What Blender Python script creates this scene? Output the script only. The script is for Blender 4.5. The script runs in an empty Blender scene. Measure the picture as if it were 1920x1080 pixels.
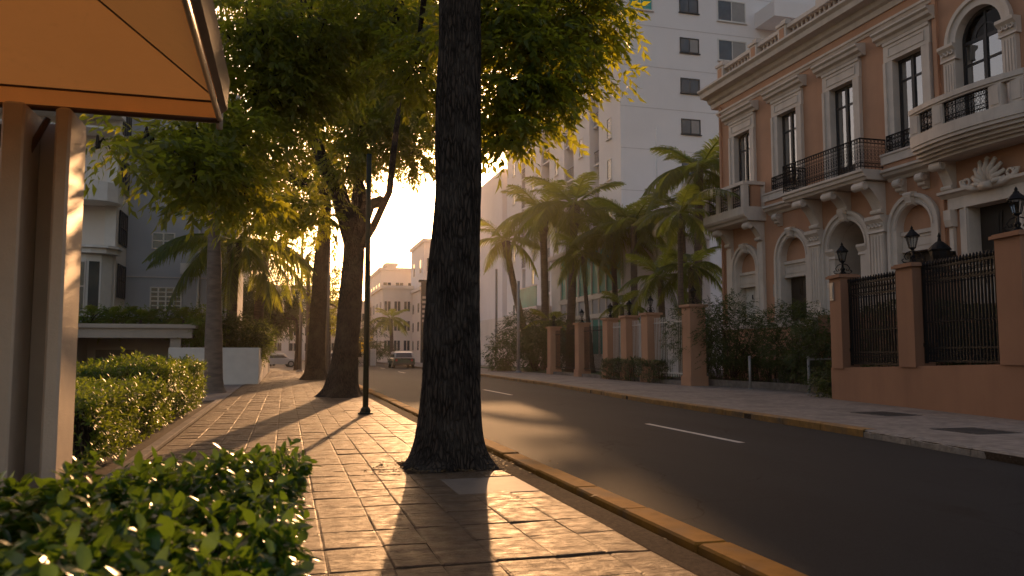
import bpy, math, random
import numpy as np
from mathutils import Vector, Matrix, noise
PI = math.pi; R = math.radians
scene = bpy.context.scene
col = scene.collection

# ------------------------------------------------------------------ camera
FPX = 1500.0; PITCH = math.atan(121/1500); YAW = math.atan(425/1500*math.cos(PITCH)); EYE = 1.3
_F0 = Vector((math.sin(YAW), math.cos(YAW), 0)); _R = Vector((math.cos(YAW), -math.sin(YAW), 0))
_F = _F0*math.cos(PITCH) + Vector((0, 0, math.sin(PITCH))); _U = -_F0*math.sin(PITCH) + Vector((0, 0, math.cos(PITCH)))
cam = bpy.data.objects.new('camera', bpy.data.cameras.new('camera')); col.objects.link(cam)
cam.matrix_world = Matrix(((_R.x, _U.x, -_F.x, 0), (_R.y, _U.y, -_F.y, 0), (_R.z, _U.z, -_F.z, EYE), (0, 0, 0, 1)))
cam.data.sensor_width = 36; cam.data.lens = 36*FPX/1920; cam.data.clip_end = 3000; cam.data.clip_start = 0.05
cam.data.dof.use_dof = True; cam.data.dof.focus_distance = 13; cam.data.dof.aperture_fstop = 3.2
scene.camera = cam

# ------------------------------------------------------------------ light
SUN_EL, SUN_AZ = R(12.5), R(12.4)            # azimuth measured from +Y towards +X
w = bpy.data.worlds.new('World'); scene.world = w; w.use_nodes = True
nt = w.node_tree; nt.nodes.clear()
sky = nt.nodes.new('ShaderNodeTexSky'); sky.sky_type = 'NISHITA'; sky.sun_disc = False
sky.sun_elevation = SUN_EL; sky.sun_rotation = SUN_AZ; sky.dust_density = 4.0; sky.air_density = 1.2; sky.ozone_density = 0.6
tint = nt.nodes.new('ShaderNodeMix'); tint.data_type = 'RGBA'; tint.blend_type = 'MULTIPLY'; tint.inputs[0].default_value = 1
tint.inputs[7].default_value = (1.0, 0.84, 0.84, 1)
bg = nt.nodes.new('ShaderNodeBackground'); bg.inputs[1].default_value = 0.12
wo = nt.nodes.new('ShaderNodeOutputWorld')
nt.links.new(sky.outputs[0], tint.inputs[6]); nt.links.new(tint.outputs[2], bg.inputs[0]); nt.links.new(bg.outputs[0], wo.inputs[0])
sl = bpy.data.lights.new('sun', 'SUN'); sl.energy = 2.3; sl.angle = R(0.55); sl.color = (1.0, 0.53, 0.23)
sun = bpy.data.objects.new('sun', sl); col.objects.link(sun)
sdir = Vector((math.sin(SUN_AZ)*math.cos(SUN_EL), math.cos(SUN_AZ)*math.cos(SUN_EL), math.sin(SUN_EL)))
sun.rotation_euler = sdir.to_track_quat('Z', 'Y').to_euler(); sun.location = sdir*200
scene.view_settings.view_transform = 'Standard'; scene.view_settings.look = 'None'
scene.view_settings.exposure = 1.0; scene.view_settings.gamma = 1
scene.cycles.max_bounces = 7; scene.cycles.transparent_max_bounces = 8; scene.cycles.volume_bounces = 0
scene.cycles.diffuse_bounces = 4; scene.cycles.transmission_bounces = 5; scene.cycles.glossy_bounces = 3
scene.cycles.caustics_reflective = False; scene.cycles.caustics_refractive = False

# ------------------------------------------------------------------ helpers
def at(px, py, Y):
    """world point at street distance Y on the sight line of a photo pixel"""
    d = _F + _R*((px-960)/FPX) + _U*((540-py)/FPX)
    t = Y/d.y
    return Vector((d.x*t, Y, EYE + d.z*t))

class MB:
    def __init__(s): s.v = []; s.f = []
    def add(s, vs, fs):
        o = len(s.v); s.v += [tuple(p) for p in vs]; s.f += [tuple(i+o for i in f) for f in fs]; return s
    def box(s, x0, x1, y0, y1, z0, z1):
        if x0 > x1: x0, x1 = x1, x0
        if y0 > y1: y0, y1 = y1, y0
        return s.add([(x0,y0,z0),(x1,y0,z0),(x1,y1,z0),(x0,y1,z0),(x0,y0,z1),(x1,y0,z1),(x1,y1,z1),(x0,y1,z1)],
                     [(0,3,2,1),(4,5,6,7),(0,1,5,4),(1,2,6,5),(2,3,7,6),(3,0,4,7)])
    def bev(s, x0, x1, y0, y1, z0, z1, b=.01):
        """box with chamfered top and vertical edges"""
        def ring(i, z): return [(x0+i+b,y0+i,z),(x1-i-b,y0+i,z),(x1-i,y0+i+b,z),(x1-i,y1-i-b,z),(x1-i-b,y1-i,z),(x0+i+b,y1-i,z),(x0+i,y1-i-b,z),(x0+i,y0+i+b,z)]
        o = ring(0, z0)+ring(0, z1-b)+ring(b, z1)
        fs = [tuple(range(7,-1,-1)), tuple(range(16,24))]
        for k in (0, 8):
            for i in range(8): j = (i+1) % 8; fs.append((k+i, k+j, k+8+j, k+8+i))
        return s.add(o, fs)
    def tube(s, pts, rad, n=8, cap=True):
        pts = [Vector(p) for p in pts]
        if not hasattr(rad, '__len__'): rad = [rad]*len(pts)
        vs, fs = [], []; prev = None
        for i, p in enumerate(pts):
            t = (pts[min(i+1,len(pts)-1)]-pts[max(i-1,0)])
            t = t.normalized() if t.length > 1e-9 else Vector((0,0,1))
            if prev is None: a = t.orthogonal().normalized()
            else:
                a = prev - t*prev.dot(t); a = a.normalized() if a.length > 1e-6 else t.orthogonal().normalized()
            prev = a; b = t.cross(a)
            for k in range(n):
                q = 2*PI*(k+.5)/n; vs.append(p+(a*math.cos(q)+b*math.sin(q))*rad[i])
        for i in range(len(pts)-1):
            for k in range(n): l = (k+1) % n; fs.append((i*n+k, i*n+l, (i+1)*n+l, (i+1)*n+k))
        if cap: fs.append(tuple(range(n-1,-1,-1))); fs.append(tuple((len(pts)-1)*n+k for k in range(n)))
        return s.add(vs, fs)
    def lathe(s, cx, cy, prof, n=16):
        vs, fs = [], []
        for r, z in prof:
            for k in range(n): q = 2*PI*k/n; vs.append((cx+r*math.cos(q), cy+r*math.sin(q), z))
        for i in range(len(prof)-1):
            for k in range(n): l = (k+1) % n; fs.append((i*n+k, i*n+l, (i+1)*n+l, (i+1)*n+k))
        fs.append(tuple(range(n-1,-1,-1))); fs.append(tuple((len(prof)-1)*n+k for k in range(n)))
        return s.add(vs, fs)
    def prismY(s, prof, y0, y1):        # prof: (x,z) polygon
        n = len(prof)
        return s.add([(x,y0,z) for x,z in prof]+[(x,y1,z) for x,z in prof],
                     [tuple(range(n)), tuple(range(2*n-1,n-1,-1))]+[(i,(i+1)%n,n+(i+1)%n,n+i) for i in range(n)])
    def prismX(s, prof, x0, x1):        # prof: (y,z)
        n = len(prof)
        return s.add([(x0,y,z) for y,z in prof]+[(x1,y,z) for y,z in prof],
                     [tuple(range(n)), tuple(range(2*n-1,n-1,-1))]+[(i,(i+1)%n,n+(i+1)%n,n+i) for i in range(n)])
    def prismZ(s, prof, z0, z1):        # prof: (x,y)
        n = len(prof)
        return s.add([(x,y,z0) for x,y in prof]+[(x,y,z1) for x,y in prof],
                     [tuple(range(n-1,-1,-1)), tuple(range(n,2*n))]+[(i,(i+1)%n,n+(i+1)%n,n+i) for i in range(n)])
    def ring(s, c, ax, r, t, n=12, m=4, a0=0, a1=2*PI):
        """torus arc in the plane normal to axis ax ('x' or 'y')"""
        pts = []
        k = n+1
        for i in range(k):
            q = a0+(a1-a0)*i/n
            pts.append((c[0], c[1]+r*math.cos(q), c[2]+r*math.sin(q)) if ax == 'x' else (c[0]+r*math.cos(q), c[1], c[2]+r*math.sin(q)))
        return s.tube(pts, t, m, False)
    def mesh(s, name, mat, smooth=False):
        me = bpy.data.meshes.new(name); me.from_pydata(s.v, [], s.f); me.materials.append(mat); me.validate()
        import bmesh
        b = bmesh.new(); b.from_mesh(me); bmesh.ops.recalc_face_normals(b, faces=b.faces); b.to_mesh(me); b.free()
        if smooth: me.shade_smooth()
        return me
    def build(s, name, mat, parent=None, smooth=False):
        o = put(name, s.mesh(name, mat, smooth), parent)
        if name in ('twigs','stems','scrollwork','railing','sill_railing','bolts'): o['kind'] = 'stuff'
        return o

ROOTINV = {}
def put(name, me, parent=None, M=None):
    o = bpy.data.objects.new(name, me); col.objects.link(o)
    if parent is not None:
        o.parent = parent
        if parent.name in ROOTINV: o.matrix_parent_inverse = ROOTINV[parent.name]
    if M is not None: o.matrix_basis = M
    return o
def tag(o, label, cat, group=None, kind=None):
    o['label'] = label; o['category'] = cat
    if group: o['group'] = group
    if kind: o['kind'] = kind
    return o
def thing(name, label, cat, loc, group=None):
    o = bpy.data.objects.new(name, None); col.objects.link(o); o.location = loc; o.empty_display_size = .2
    ROOTINV[o.name] = Matrix.Translation(loc).inverted()
    return tag(o, label, cat, group)
def struct(o): o['kind'] = 'structure'; return o
def stuff(o): o['kind'] = 'stuff'; return o
def TRS(loc, rot=(0,0,0), sc=(1,1,1)):
    from mathutils import Euler
    return Matrix.LocRotScale(Vector(loc), Euler(rot), Vector(sc if hasattr(sc,'__len__') else (sc,sc,sc)))

# ------------------------------------------------------------------ materials
def nodes(name):
    m = bpy.data.materials.new(name); m.use_nodes = True; t = m.node_tree; t.nodes.clear()
    return m, t, t.nodes, t.links
def mixc(t, fac, a, b, blend='MIX'):
    n = t.nodes.new('ShaderNodeMix'); n.data_type = 'RGBA'; n.blend_type = blend
    for i, v in ((0, fac), (6, a), (7, b)):
        if hasattr(v, 'links') or hasattr(v, 'is_linked'): t.links.new(v, n.inputs[i])
        else: n.inputs[i].default_value = v if i == 0 else (*v, 1)
    return n.outputs[2]
def noisen(t, vec, scale, detail=4, rough=.55, stretch=None):
    if stretch:
        mp = t.nodes.new('ShaderNodeMapping'); mp.inputs[3].default_value = stretch; t.links.new(vec, mp.inputs[0]); vec = mp.outputs[0]
    n = t.nodes.new('ShaderNodeTexNoise'); n.inputs['Scale'].default_value = scale; n.inputs['Detail'].default_value = detail; n.inputs['Roughness'].default_value = rough
    t.links.new(vec, n.inputs['Vector']); return n.outputs['Fac']
def ramp(t, fac, a, b):
    n = t.nodes.new('ShaderNodeMapRange'); n.inputs[1].default_value = a; n.inputs[2].default_value = b; t.links.new(fac, n.inputs[0]); return n.outputs[0]
def Mat(name, c, rough=.75, var=.18, scale=2.5, c2=None, bump=.15, bscale=30, stain=0.0, stainc=(.05,.04,.035), sscale=.5, sstretch=(1,1,.25), metal=0, spec=.4, stretch=None, bdist=.01):
    m, t, N, L = nodes(name)
    g = N.new('ShaderNodeNewGeometry'); pos = g.outputs['Position']
    f = ramp(t, noisen(t, pos, scale, 5, .6, stretch), .3, .7)
    lo = tuple(x*(1-var) for x in c); hi = c2 or tuple(min(1, x*(1+var)) for x in c)
    cc = mixc(t, f, lo, hi)
    if stain:
        sf = ramp(t, noisen(t, pos, sscale, 6, .65, sstretch), .48, .75)
        mu = N.new('ShaderNodeMath'); mu.operation = 'MULTIPLY'; mu.inputs[1].default_value = stain; L.new(sf, mu.inputs[0])
        cc = mixc(t, mu.outputs[0], cc, stainc)
    p = N.new('ShaderNodeBsdfPrincipled'); p.inputs['Roughness'].default_value = rough; p.inputs['Metallic'].default_value = metal
    p.inputs['Specular IOR Level'].default_value = spec
    L.new(cc, p.inputs['Base Color'])
    if bump:
        b = N.new('ShaderNodeBump'); b.inputs['Strength'].default_value = bump; b.inputs['Distance'].default_value = bdist
        L.new(noisen(t, pos, bscale, 5, .6, stretch), b.inputs['Height']); L.new(b.outputs[0], p.inputs['Normal'])
    o = N.new('ShaderNodeOutputMaterial'); L.new(p.outputs[0], o.inputs[0])
    return m
def Leaf(name, c1, c2, tc, tr=.45, rough=.4, spec=.5):
    m, t, N, L = nodes(name)
    g = N.new('ShaderNodeNewGeometry')
    cc = mixc(t, g.outputs['Random Per Island'], c1, c2)
    p = N.new('ShaderNodeBsdfPrincipled'); p.inputs['Roughness'].default_value = rough; p.inputs['Specular IOR Level'].default_value = spec
    L.new(cc, p.inputs['Base Color'])
    tb = N.new('ShaderNodeBsdfTranslucent')
    L.new(mixc(t, g.outputs['Random Per Island'], tuple(x*.7 for x in tc), tc), tb.inputs[0])
    ms = N.new('ShaderNodeMixShader'); ms.inputs[0].default_value = tr
    L.new(p.outputs[0], ms.inputs[1]); L.new(tb.outputs[0], ms.inputs[2])
    o = N.new('ShaderNodeOutputMaterial'); L.new(ms.outputs[0], o.inputs[0])
    return m
def Glass(name, tintc, refl=.06):
    m, t, N, L = nodes(name)
    tr = N.new('ShaderNodeBsdfTransparent'); tr.inputs[0].default_value = (*tintc, 1)
    gl = N.new('ShaderNodeBsdfGlossy'); gl.inputs['Roughness'].default_value = .03
    fr = N.new('ShaderNodeFresnel'); fr.inputs[0].default_value = 1.5
    mu = N.new('ShaderNodeMath'); mu.operation = 'MULTIPLY'; mu.inputs[1].default_value = .45; L.new(fr.outputs[0], mu.inputs[0])
    ms = N.new('ShaderNodeMixShader'); L.new(mu.outputs[0], ms.inputs[0]); L.new(tr.outputs[0], ms.inputs[1]); L.new(gl.outputs[0], ms.inputs[2])
    o = N.new('ShaderNodeOutputMaterial'); L.new(ms.outputs[0], o.inputs[0]); return m

m_asphalt = Mat('asphalt', (.020,.0195,.021), .8, .25, 90, bump=.5, bscale=160, stain=.45, stainc=(.034,.032,.032), sscale=.35, sstretch=(1,.25,1), bdist=.006, spec=.2)
def asphalt_mat():
    m, t, N, L = nodes('asphalt'); g = N.new('ShaderNodeNewGeometry'); pos = g.outputs['Position']
    c = mixc(t, ramp(t, noisen(t, pos, 130, 3, .7), .35, .7), (.0105,.0115,.0130), (.032,.034,.037))
    c = mixc(t, ramp(t, noisen(t, pos, .5, 5, .6, (1,.2,1)), .42, .68), c, (.026,.028,.031))
    c = mixc(t, ramp(t, noisen(t, pos, 1.1, 6, .7, (1.3,.5,1)), .60, .78), c, (.011,.0105,.0105))
    ns = N.new('ShaderNodeTexNoise'); ns.inputs['Scale'].default_value = 1.3; ns.inputs['Detail'].default_value = 6; L.new(pos, ns.inputs['Vector'])
    dv = N.new('ShaderNodeVectorMath'); dv.operation = 'MULTIPLY_ADD'; dv.inputs[1].default_value = (.9,.9,0); L.new(ns.outputs['Color'], dv.inputs[0]); L.new(pos, dv.inputs[2])
    v = N.new('ShaderNodeTexVoronoi'); v.feature = 'DISTANCE_TO_EDGE'; v.inputs['Scale'].default_value = .42; L.new(dv.outputs[0], v.inputs['Vector'])
    cr = ramp(t, v.outputs['Distance'], .007, .002); mk = ramp(t, noisen(t, pos, .35, 3), .5, .6)
    mu = N.new('ShaderNodeMath'); mu.operation = 'MULTIPLY'; L.new(cr, mu.inputs[0]); L.new(mk, mu.inputs[1])
    c = mixc(t, mu.outputs[0], c, (.006,.006,.006))
    p = N.new('ShaderNodeBsdfPrincipled'); p.inputs['Roughness'].default_value = .8; p.inputs['Specular IOR Level'].default_value = .10; L.new(c, p.inputs['Base Color'])
    b = N.new('ShaderNodeBump'); b.inputs['Strength'].default_value = .8; b.inputs['Distance'].default_value = .012; L.new(noisen(t, pos, 75, 5, .7), b.inputs['Height']); L.new(b.outputs[0], p.inputs['Normal'])
    o = N.new('ShaderNodeOutputMaterial'); L.new(p.outputs[0], o.inputs[0]); return m
m_asphalt = asphalt_mat()
m_ground = Mat('earth', (.10,.075,.05), .9, .3, 4, bump=.5, bscale=25)
m_soil = Mat('soil', (.060,.038,.024), .95, .5, 20, bump=.8, bscale=60)
m_mortar = Mat('mortar', (.075,.05,.034), 1.0, .3, 12, bump=.4, bscale=80, spec=0)
m_strip = Mat('gutter_concrete', (.048,.034,.025), .95, .45, 30, stain=.6, stainc=(.022,.017,.014), sscale=1.5, sstretch=(1,1,1), bump=.9, bscale=70, spec=.06)
m_yellow = Mat('worn_yellow_paint', (.27,.120,.018), .9, .25, 8, spec=.12, stain=.95, stainc=(.09,.065,.048), sscale=2.0, sstretch=(1,1,1), bump=.4, bscale=40)
m_white_road = Mat('worn_road_paint', (.50,.48,.44), .6, .12, 30, stain=.4, stainc=(.15,.14,.14), sscale=3, sstretch=(1,1,1))
m_conc = Mat('pale_concrete', (.21,.18,.16), .9, .28, 5, stain=.95, stainc=(.095,.08,.07), sscale=.8, spec=.2, sstretch=(1,1,1), bump=.3, bscale=40)
m_slab = Mat('smooth_slab', (.17,.13,.10), .7, .12, 6, bump=.2, bscale=60)
m_kerbstone = Mat('rough_kerb_stone', (.20,.175,.155), .85, .35, 8, bump=1, bscale=16, bdist=.03)
m_iron_plate = Mat('iron_cover', (.05,.05,.05), .5, .2, 30, metal=.4, bump=.4, bscale=120)
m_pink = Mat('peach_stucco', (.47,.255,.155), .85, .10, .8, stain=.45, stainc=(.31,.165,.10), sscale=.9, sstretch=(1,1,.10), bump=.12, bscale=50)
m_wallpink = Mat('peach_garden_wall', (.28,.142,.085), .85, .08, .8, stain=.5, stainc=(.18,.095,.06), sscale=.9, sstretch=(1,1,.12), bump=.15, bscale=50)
m_trim = Mat('white_stone_trim', (.60,.525,.455), .75, .08, 2, stain=.45, stainc=(.33,.275,.23), sscale=1.6, bump=.12, bscale=40)
m_iron = Mat('black_wrought_iron', (.008,.008,.009), .6, .2, 20, bump=0, spec=.15)
m_doorwood = Mat('dark_door_wood', (.022,.017,.013), .5, .3, 4, stretch=(1,1,.1), bump=.2)
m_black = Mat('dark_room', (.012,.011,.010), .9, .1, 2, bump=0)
m_curtain = Mat('pale_curtain', (.48,.45,.42), .9, .1, 3, bump=0)
m_frame = Mat('dark_window_frame', (.022,.022,.024), .5, .1, 4, bump=0)
m_glass = Glass('window_glass', (.72,.74,.74))
m_pane = Mat('far_window_glass', (.05,.055,.06), .12, .3, 1.2, bump=0, spec=.6)
m_blind = Mat('window_blind', (.30,.28,.26), .7, .1, 2, bump=0)
m_teal = Mat('teal_glass', (.07,.33,.28), .45, .3, .6, bump=0, spec=.25)
m_tower = Mat('white_render', (.80,.745,.715), .85, .05, .25, stain=.22, stainc=(.56,.50,.46), sscale=.28, sstretch=(1,1,.12), bump=.08, bscale=12)
m_tower2 = Mat('cream_render', (.74,.66,.58), .85, .06, .3, stain=.25, stainc=(.4,.33,.27), sscale=.3, sstretch=(1,1,.15), bump=.08, bscale=12)
m_line = Mat('joint_grey', (.60,.54,.51), .9, .1, 2, bump=0)
m_white = Mat('white_paint', (.68,.63,.57), .6, .06, 3, bump=.05)
m_grey = Mat('grey_render', (.43,.43,.45), .85, .06, .6, stain=.25, stainc=(.30,.29,.29), sscale=.5, bump=.1, bscale=25)
m_garage = Mat('garage_render', (.40,.34,.28), .85, .1, 1, stain=.4, stainc=(.22,.18,.15), sscale=.8, bump=.15, bscale=25)
m_doorbrown = Mat('garage_door_paint', (.17,.125,.085), .6, .15, 4, bump=.1)
m_bark = Mat('dark_bark', (.022,.015,.011), .9, .55, 9, c2=(.075,.055,.042), stretch=(1,1,.2), bump=1.0, bscale=22, bdist=.07)
def bark_mat():
    m, t, N, L = nodes('fissured_bark'); g = N.new('ShaderNodeNewGeometry'); pos = g.outputs['Position']
    mp = N.new('ShaderNodeMapping'); mp.inputs[3].default_value = (1,1,.20); L.new(pos, mp.inputs[0])
    ns = N.new('ShaderNodeTexNoise'); ns.inputs['Scale'].default_value = 9; ns.inputs['Detail'].default_value = 5; L.new(mp.outputs[0], ns.inputs['Vector'])
    dv = N.new('ShaderNodeVectorMath'); dv.operation = 'MULTIPLY_ADD'; dv.inputs[1].default_value = (.10,.10,.10); L.new(ns.outputs['Color'], dv.inputs[0]); L.new(mp.outputs[0], dv.inputs[2])
    v = N.new('ShaderNodeTexVoronoi'); v.feature = 'DISTANCE_TO_EDGE'; v.inputs['Scale'].default_value = 24; L.new(dv.outputs[0], v.inputs['Vector'])
    e = ramp(t, v.outputs['Distance'], .0, .22)
    c = mixc(t, e, (.010,.007,.005), (.062,.044,.033)); c = mixc(t, ramp(t, noisen(t, pos, 3, 5, .6), .45, .75), c, (.085,.068,.055))
    p = N.new('ShaderNodeBsdfPrincipled'); p.inputs['Roughness'].default_value = .9; p.inputs['Specular IOR Level'].default_value = .25; L.new(c, p.inputs['Base Color'])
    ad = N.new('ShaderNodeMath'); ad.operation = 'MULTIPLY_ADD'; ad.inputs[1].default_value = .45; L.new(noisen(t, pos, 60, 4, .6), ad.inputs[0]); L.new(e, ad.inputs[2])
    b = N.new('ShaderNodeBump'); b.inputs['Strength'].default_value = 1; b.inputs['Distance'].default_value = .03; L.new(ad.outputs[0], b.inputs['Height']); L.new(b.outputs[0], p.inputs['Normal'])
    o = N.new('ShaderNodeOutputMaterial'); L.new(p.outputs[0], o.inputs[0]); return m
m_bark = bark_mat()
m_barkg = Mat('grey_bark', (.16,.125,.10), .9, .3, 6, stretch=(.4,.4,1.5), bump=.7, bscale=16, bdist=.02)
m_palmbark = Mat('palm_bark', (.13,.095,.07), .95, .4, 5, stretch=(.5,.5,3), bump=.9, bscale=12, bdist=.03)
m_pole_green = Mat('dark_green_pole', (.012,.022,.016), .6, .2, 12, bump=.05, spec=.15)
m_pole = Mat('galvanised_pole', (.30,.29,.28), .5, .1, 5, bump=.05, metal=.3)
m_steel = Mat('hammered_grey_paint', (.50,.41,.32), .48, .08, 6, bump=.6, bscale=75, bdist=.005, spec=.8, metal=.15)
m_steel2 = Mat('smooth_grey_paint', (.48,.42,.35), .42, .08, 4, bump=.06, bscale=25)
m_rim = Mat('canopy_rim', (.09,.05,.03), .5, .15, 5, bump=.1)
L_main = Leaf('street_tree_leaf', (.022,.052,.010), (.055,.095,.016), (.66,.66,.04), .5, .42, .4)
L_dark = Leaf('far_tree_leaf', (.014,.032,.009), (.032,.052,.014), (.20,.22,.03), .3, .5)
L_hedge = Leaf('hedge_leaf', (.012,.048,.008), (.042,.105,.016), (.26,.44,.03), .32, .30, .5)
L_hedge2 = Leaf('hedge_leaf_yellow', (.020,.060,.010), (.055,.11,.016), (.40,.50,.035), .45, .4, .35)
L_palm = Leaf('palm_leaf', (.016,.048,.012), (.045,.088,.018), (.60,.62,.06), .45, .38)
L_shrub = Leaf('shrub_leaf', (.012,.032,.010), (.034,.056,.016), (.18,.22,.03), .28, .5, .3)
L_yellow = Leaf('sunlit_yellow_leaf', (.6,.40,.02), (.75,.5,.04), (.7,.5,.03), .5, .5)  # yellow leaves with their sunlit brightness put into the colour

# canvas: thin woven awning cloth that lets light through
def canvas():
    m, t, N, L = nodes('orange_canvas')
    g = N.new('ShaderNodeNewGeometry')
    f = ramp(t, noisen(t, g.outputs['Position'], 1.6, 5, .6), .3, .7)
    d = N.new('ShaderNodeBsdfDiffuse'); st = ramp(t, noisen(t, g.outputs['Position'], 5, 6, .7), .58, .8); L.new(mixc(t, st, mixc(t, f, (.62,.26,.085), (.76,.34,.12)), (.42,.19,.07)), d.inputs[0])
    b = N.new('ShaderNodeBump'); b.inputs['Strength'].default_value = .7; b.inputs['Distance'].default_value = .05
    L.new(noisen(t, g.outputs['Position'], 3.0, 4, .5, (1,3,1)), b.inputs['Height']); L.new(b.outputs[0], d.inputs['Normal'])
    tb = N.new('ShaderNodeBsdfTranslucent'); tb.inputs[0].default_value = (.95,.37,.09,1)
    ms = N.new('ShaderNodeMixShader'); ms.inputs[0].default_value = .62
    L.new(d.outputs[0], ms.inputs[1]); L.new(tb.outputs[0], ms.inputs[2])
    o = N.new('ShaderNodeOutputMaterial'); L.new(ms.outputs[0], o.inputs[0]); return m
m_canvas = canvas()
# pavers: split slate with riven relief
def paver_mat():
    m, t, N, L = nodes('riven_slate')
    g = N.new('ShaderNodeNewGeometry'); pos = g.outputs['Position']; oi = N.new('ShaderNodeObjectInfo')
    f = ramp(t, noisen(t, pos, 3.5, 6, .65), .3, .7)
    a = mixc(t, f, (.070,.044,.026), (.21,.130,.076))
    rp = N.new('ShaderNodeMath'); rp.operation = 'MULTIPLY'; rp.inputs[1].default_value = .45; L.new(g.outputs['Random Per Island'], rp.inputs[0])
    a = mixc(t, rp.outputs[0], a, (.07,.05,.036))
    p = N.new('ShaderNodeBsdfPrincipled'); L.new(a, p.inputs['Base Color'])
    rr = N.new('ShaderNodeMapRange'); rr.inputs[1].default_value=.3; rr.inputs[2].default_value=.7; rr.inputs[3].default_value=.46; rr.inputs[4].default_value=.74; p.inputs['Specular IOR Level'].default_value = .38; p.inputs['Specular Tint'].default_value = (1,.82,.62,1)
    L.new(noisen(t, pos, 9, 4), rr.inputs[0]); L.new(rr.outputs[0], p.inputs['Roughness'])
    n1 = noisen(t, pos, 7.0, 8, .70, (.45,1.6,1)); n2 = noisen(t, pos, 42, 4, .6, (.6,1.5,1))
    ad = N.new('ShaderNodeMath'); ad.operation = 'MULTIPLY_ADD'; ad.inputs[1].default_value = .30; L.new(n2, ad.inputs[0]); L.new(n1, ad.inputs[2])
    b = N.new('ShaderNodeBump'); b.inputs['Strength'].default_value = 1.0; b.inputs['Distance'].default_value = .07
    L.new(ad.outputs[0], b.inputs['Height']); L.new(b.outputs[0], p.inputs['Normal'])
    o = N.new('ShaderNodeOutputMaterial'); L.new(p.outputs[0], o.inputs[0]); return m
m_paver = paver_mat()

# ------------------------------------------------------------------ leaf clouds
def cloud_mesh(name, mat, P, D, Nn, Ln, Wd, fold=.25, curve=.12, oval=False):
    """P base points, D direction, Nn normal (unit arrays), length, width -> one mesh of folded leaves, 4 triangles each"""
    n = len(P); S = np.cross(D, Nn); S /= np.linalg.norm(S, axis=1)[:,None]+1e-9
    Ln = Ln[:,None]; Wd = Wd[:,None]
    a = P; mid = P+D*Ln*.5+Nn*Ln*curve*.6; tip = P+D*Ln-Nn*Ln*curve*.6
    up = Nn*Wd*fold
    l = P+D*Ln*.45+S*Wd*.5+up; r = P+D*Ln*.45-S*Wd*.5+up
    if oval:
        l1 = P+D*Ln*.22+S*Wd*.36+up; r1 = P+D*Ln*.22-S*Wd*.36+up; l2 = P+D*Ln*.72+S*Wd*.42+up*.5; r2 = P+D*Ln*.72-S*Wd*.42+up*.5
        V = np.stack([a, r1, r, r2, tip, l2, l, l1, mid], 1).reshape(-1, 3); base = (np.arange(n)*9)[:,None]
        T = (base+np.array([[0,1,8, 1,2,8, 2,3,8, 3,4,8, 4,5,8, 5,6,8, 6,7,8, 7,0,8]])).reshape(-1)
        me = bpy.data.meshes.new(name); me.vertices.add(n*9); me.vertices.foreach_set('co', V.astype(np.float32).ravel())
        me.loops.add(n*24); me.loops.foreach_set('vertex_index', T.astype(np.int32)); me.polygons.add(n*8); me.polygons.foreach_set('loop_start', (np.arange(n*8)*3).astype(np.int32))
        me.update(calc_edges=True); me.materials.append(mat); return me
    V = np.stack([a, r, tip, l, mid], 1).reshape(-1, 3)
    base = (np.arange(n)*5)[:,None]
    T = (base+np.array([[0,1,4, 1,2,4, 0,4,3, 4,2,3]])).reshape(-1)
    me = bpy.data.meshes.new(name); me.vertices.add(n*5); me.vertices.foreach_set('co', V.astype(np.float32).ravel())
    me.loops.add(n*12); me.loops.foreach_set('vertex_index', T.astype(np.int32))
    me.polygons.add(n*4); me.polygons.foreach_set('loop_start', (np.arange(n*4)*3).astype(np.int32))
    me.update(calc_edges=True); me.materials.append(mat); return me
def unit(a): return a/(np.linalg.norm(a, axis=-1, keepdims=True)+1e-9)
def sprays(rng, C, axis, K, sl, leaf, wid, droop=.5):
    """C (n,3) spray origins, axis (n,3): K leaflets set along each axis"""
    n = len(C); axis = unit(axis)
    side = unit(np.cross(axis, np.array([0,0,1.])+rng.normal(0,.3,(n,3))))
    P, D, Nn = [], [], []
    for k in range(K):
        tpos = (k+.6)/K
        sg = 1 if k % 2 else -1
        p = C+axis*sl*tpos+np.array([0,0,-1.])*(sl*droop*tpos**2*.6)
        d = unit(axis*(.35+.5*tpos)+side*sg*(.9-.55*tpos)+np.array([0,0,-droop])*(.5+.8*tpos)+rng.normal(0,.22,(n,3)))
        nn = unit(np.cross(d, side*sg)+np.array([0,0,.6])+rng.normal(0,.35,(n,3))); nn = unit(nn-d*(nn*d).sum(1)[:,None])
        P.append(p); D.append(d); Nn.append(nn)
    P = np.concatenate(P); D = np.concatenate(D); Nn = np.concatenate(Nn); m = len(P)
    return P, D, Nn, leaf*rng.uniform(.7,1.2,m), wid*rng.uniform(.75,1.2,m)
def blob_points(rng, c, r, n, shell=.5):
    d = unit(rng.normal(0,1,(n,3))); rad = rng.uniform(shell**3,1,n)**(1/3)
    return np.array(c)+d*np.array(r)*rad[:,None], d
def crown(name, mat, parent, blobs, seed, leaf=.16, wid=.05, per=12, K=9, clump=.4, sl=.34, droop=.6, shell=.35):
    rng = np.random.default_rng(seed); Cs = []; As = []; tips = []
    for c, r, n in blobs:
        p, d = blob_points(rng, c, r, n, shell); tips.append(p)
        q = np.repeat(p, per, 0)+rng.normal(0, clump*.5, (n*per,3))*np.array([1,1,.7])
        a = unit(q-np.repeat(p,per,0)*.85-np.array(c)*.15)+np.array([0,0,-.25])+rng.normal(0,.35,(n*per,3))
        Cs.append(q); As.append(a)
    me = cloud_mesh(name, mat, *sprays(rng, np.concatenate(Cs), np.concatenate(As), K, sl, leaf, wid, droop))
    o = put(name, me, parent); o['kind'] = 'stuff'
    return o, tips
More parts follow.
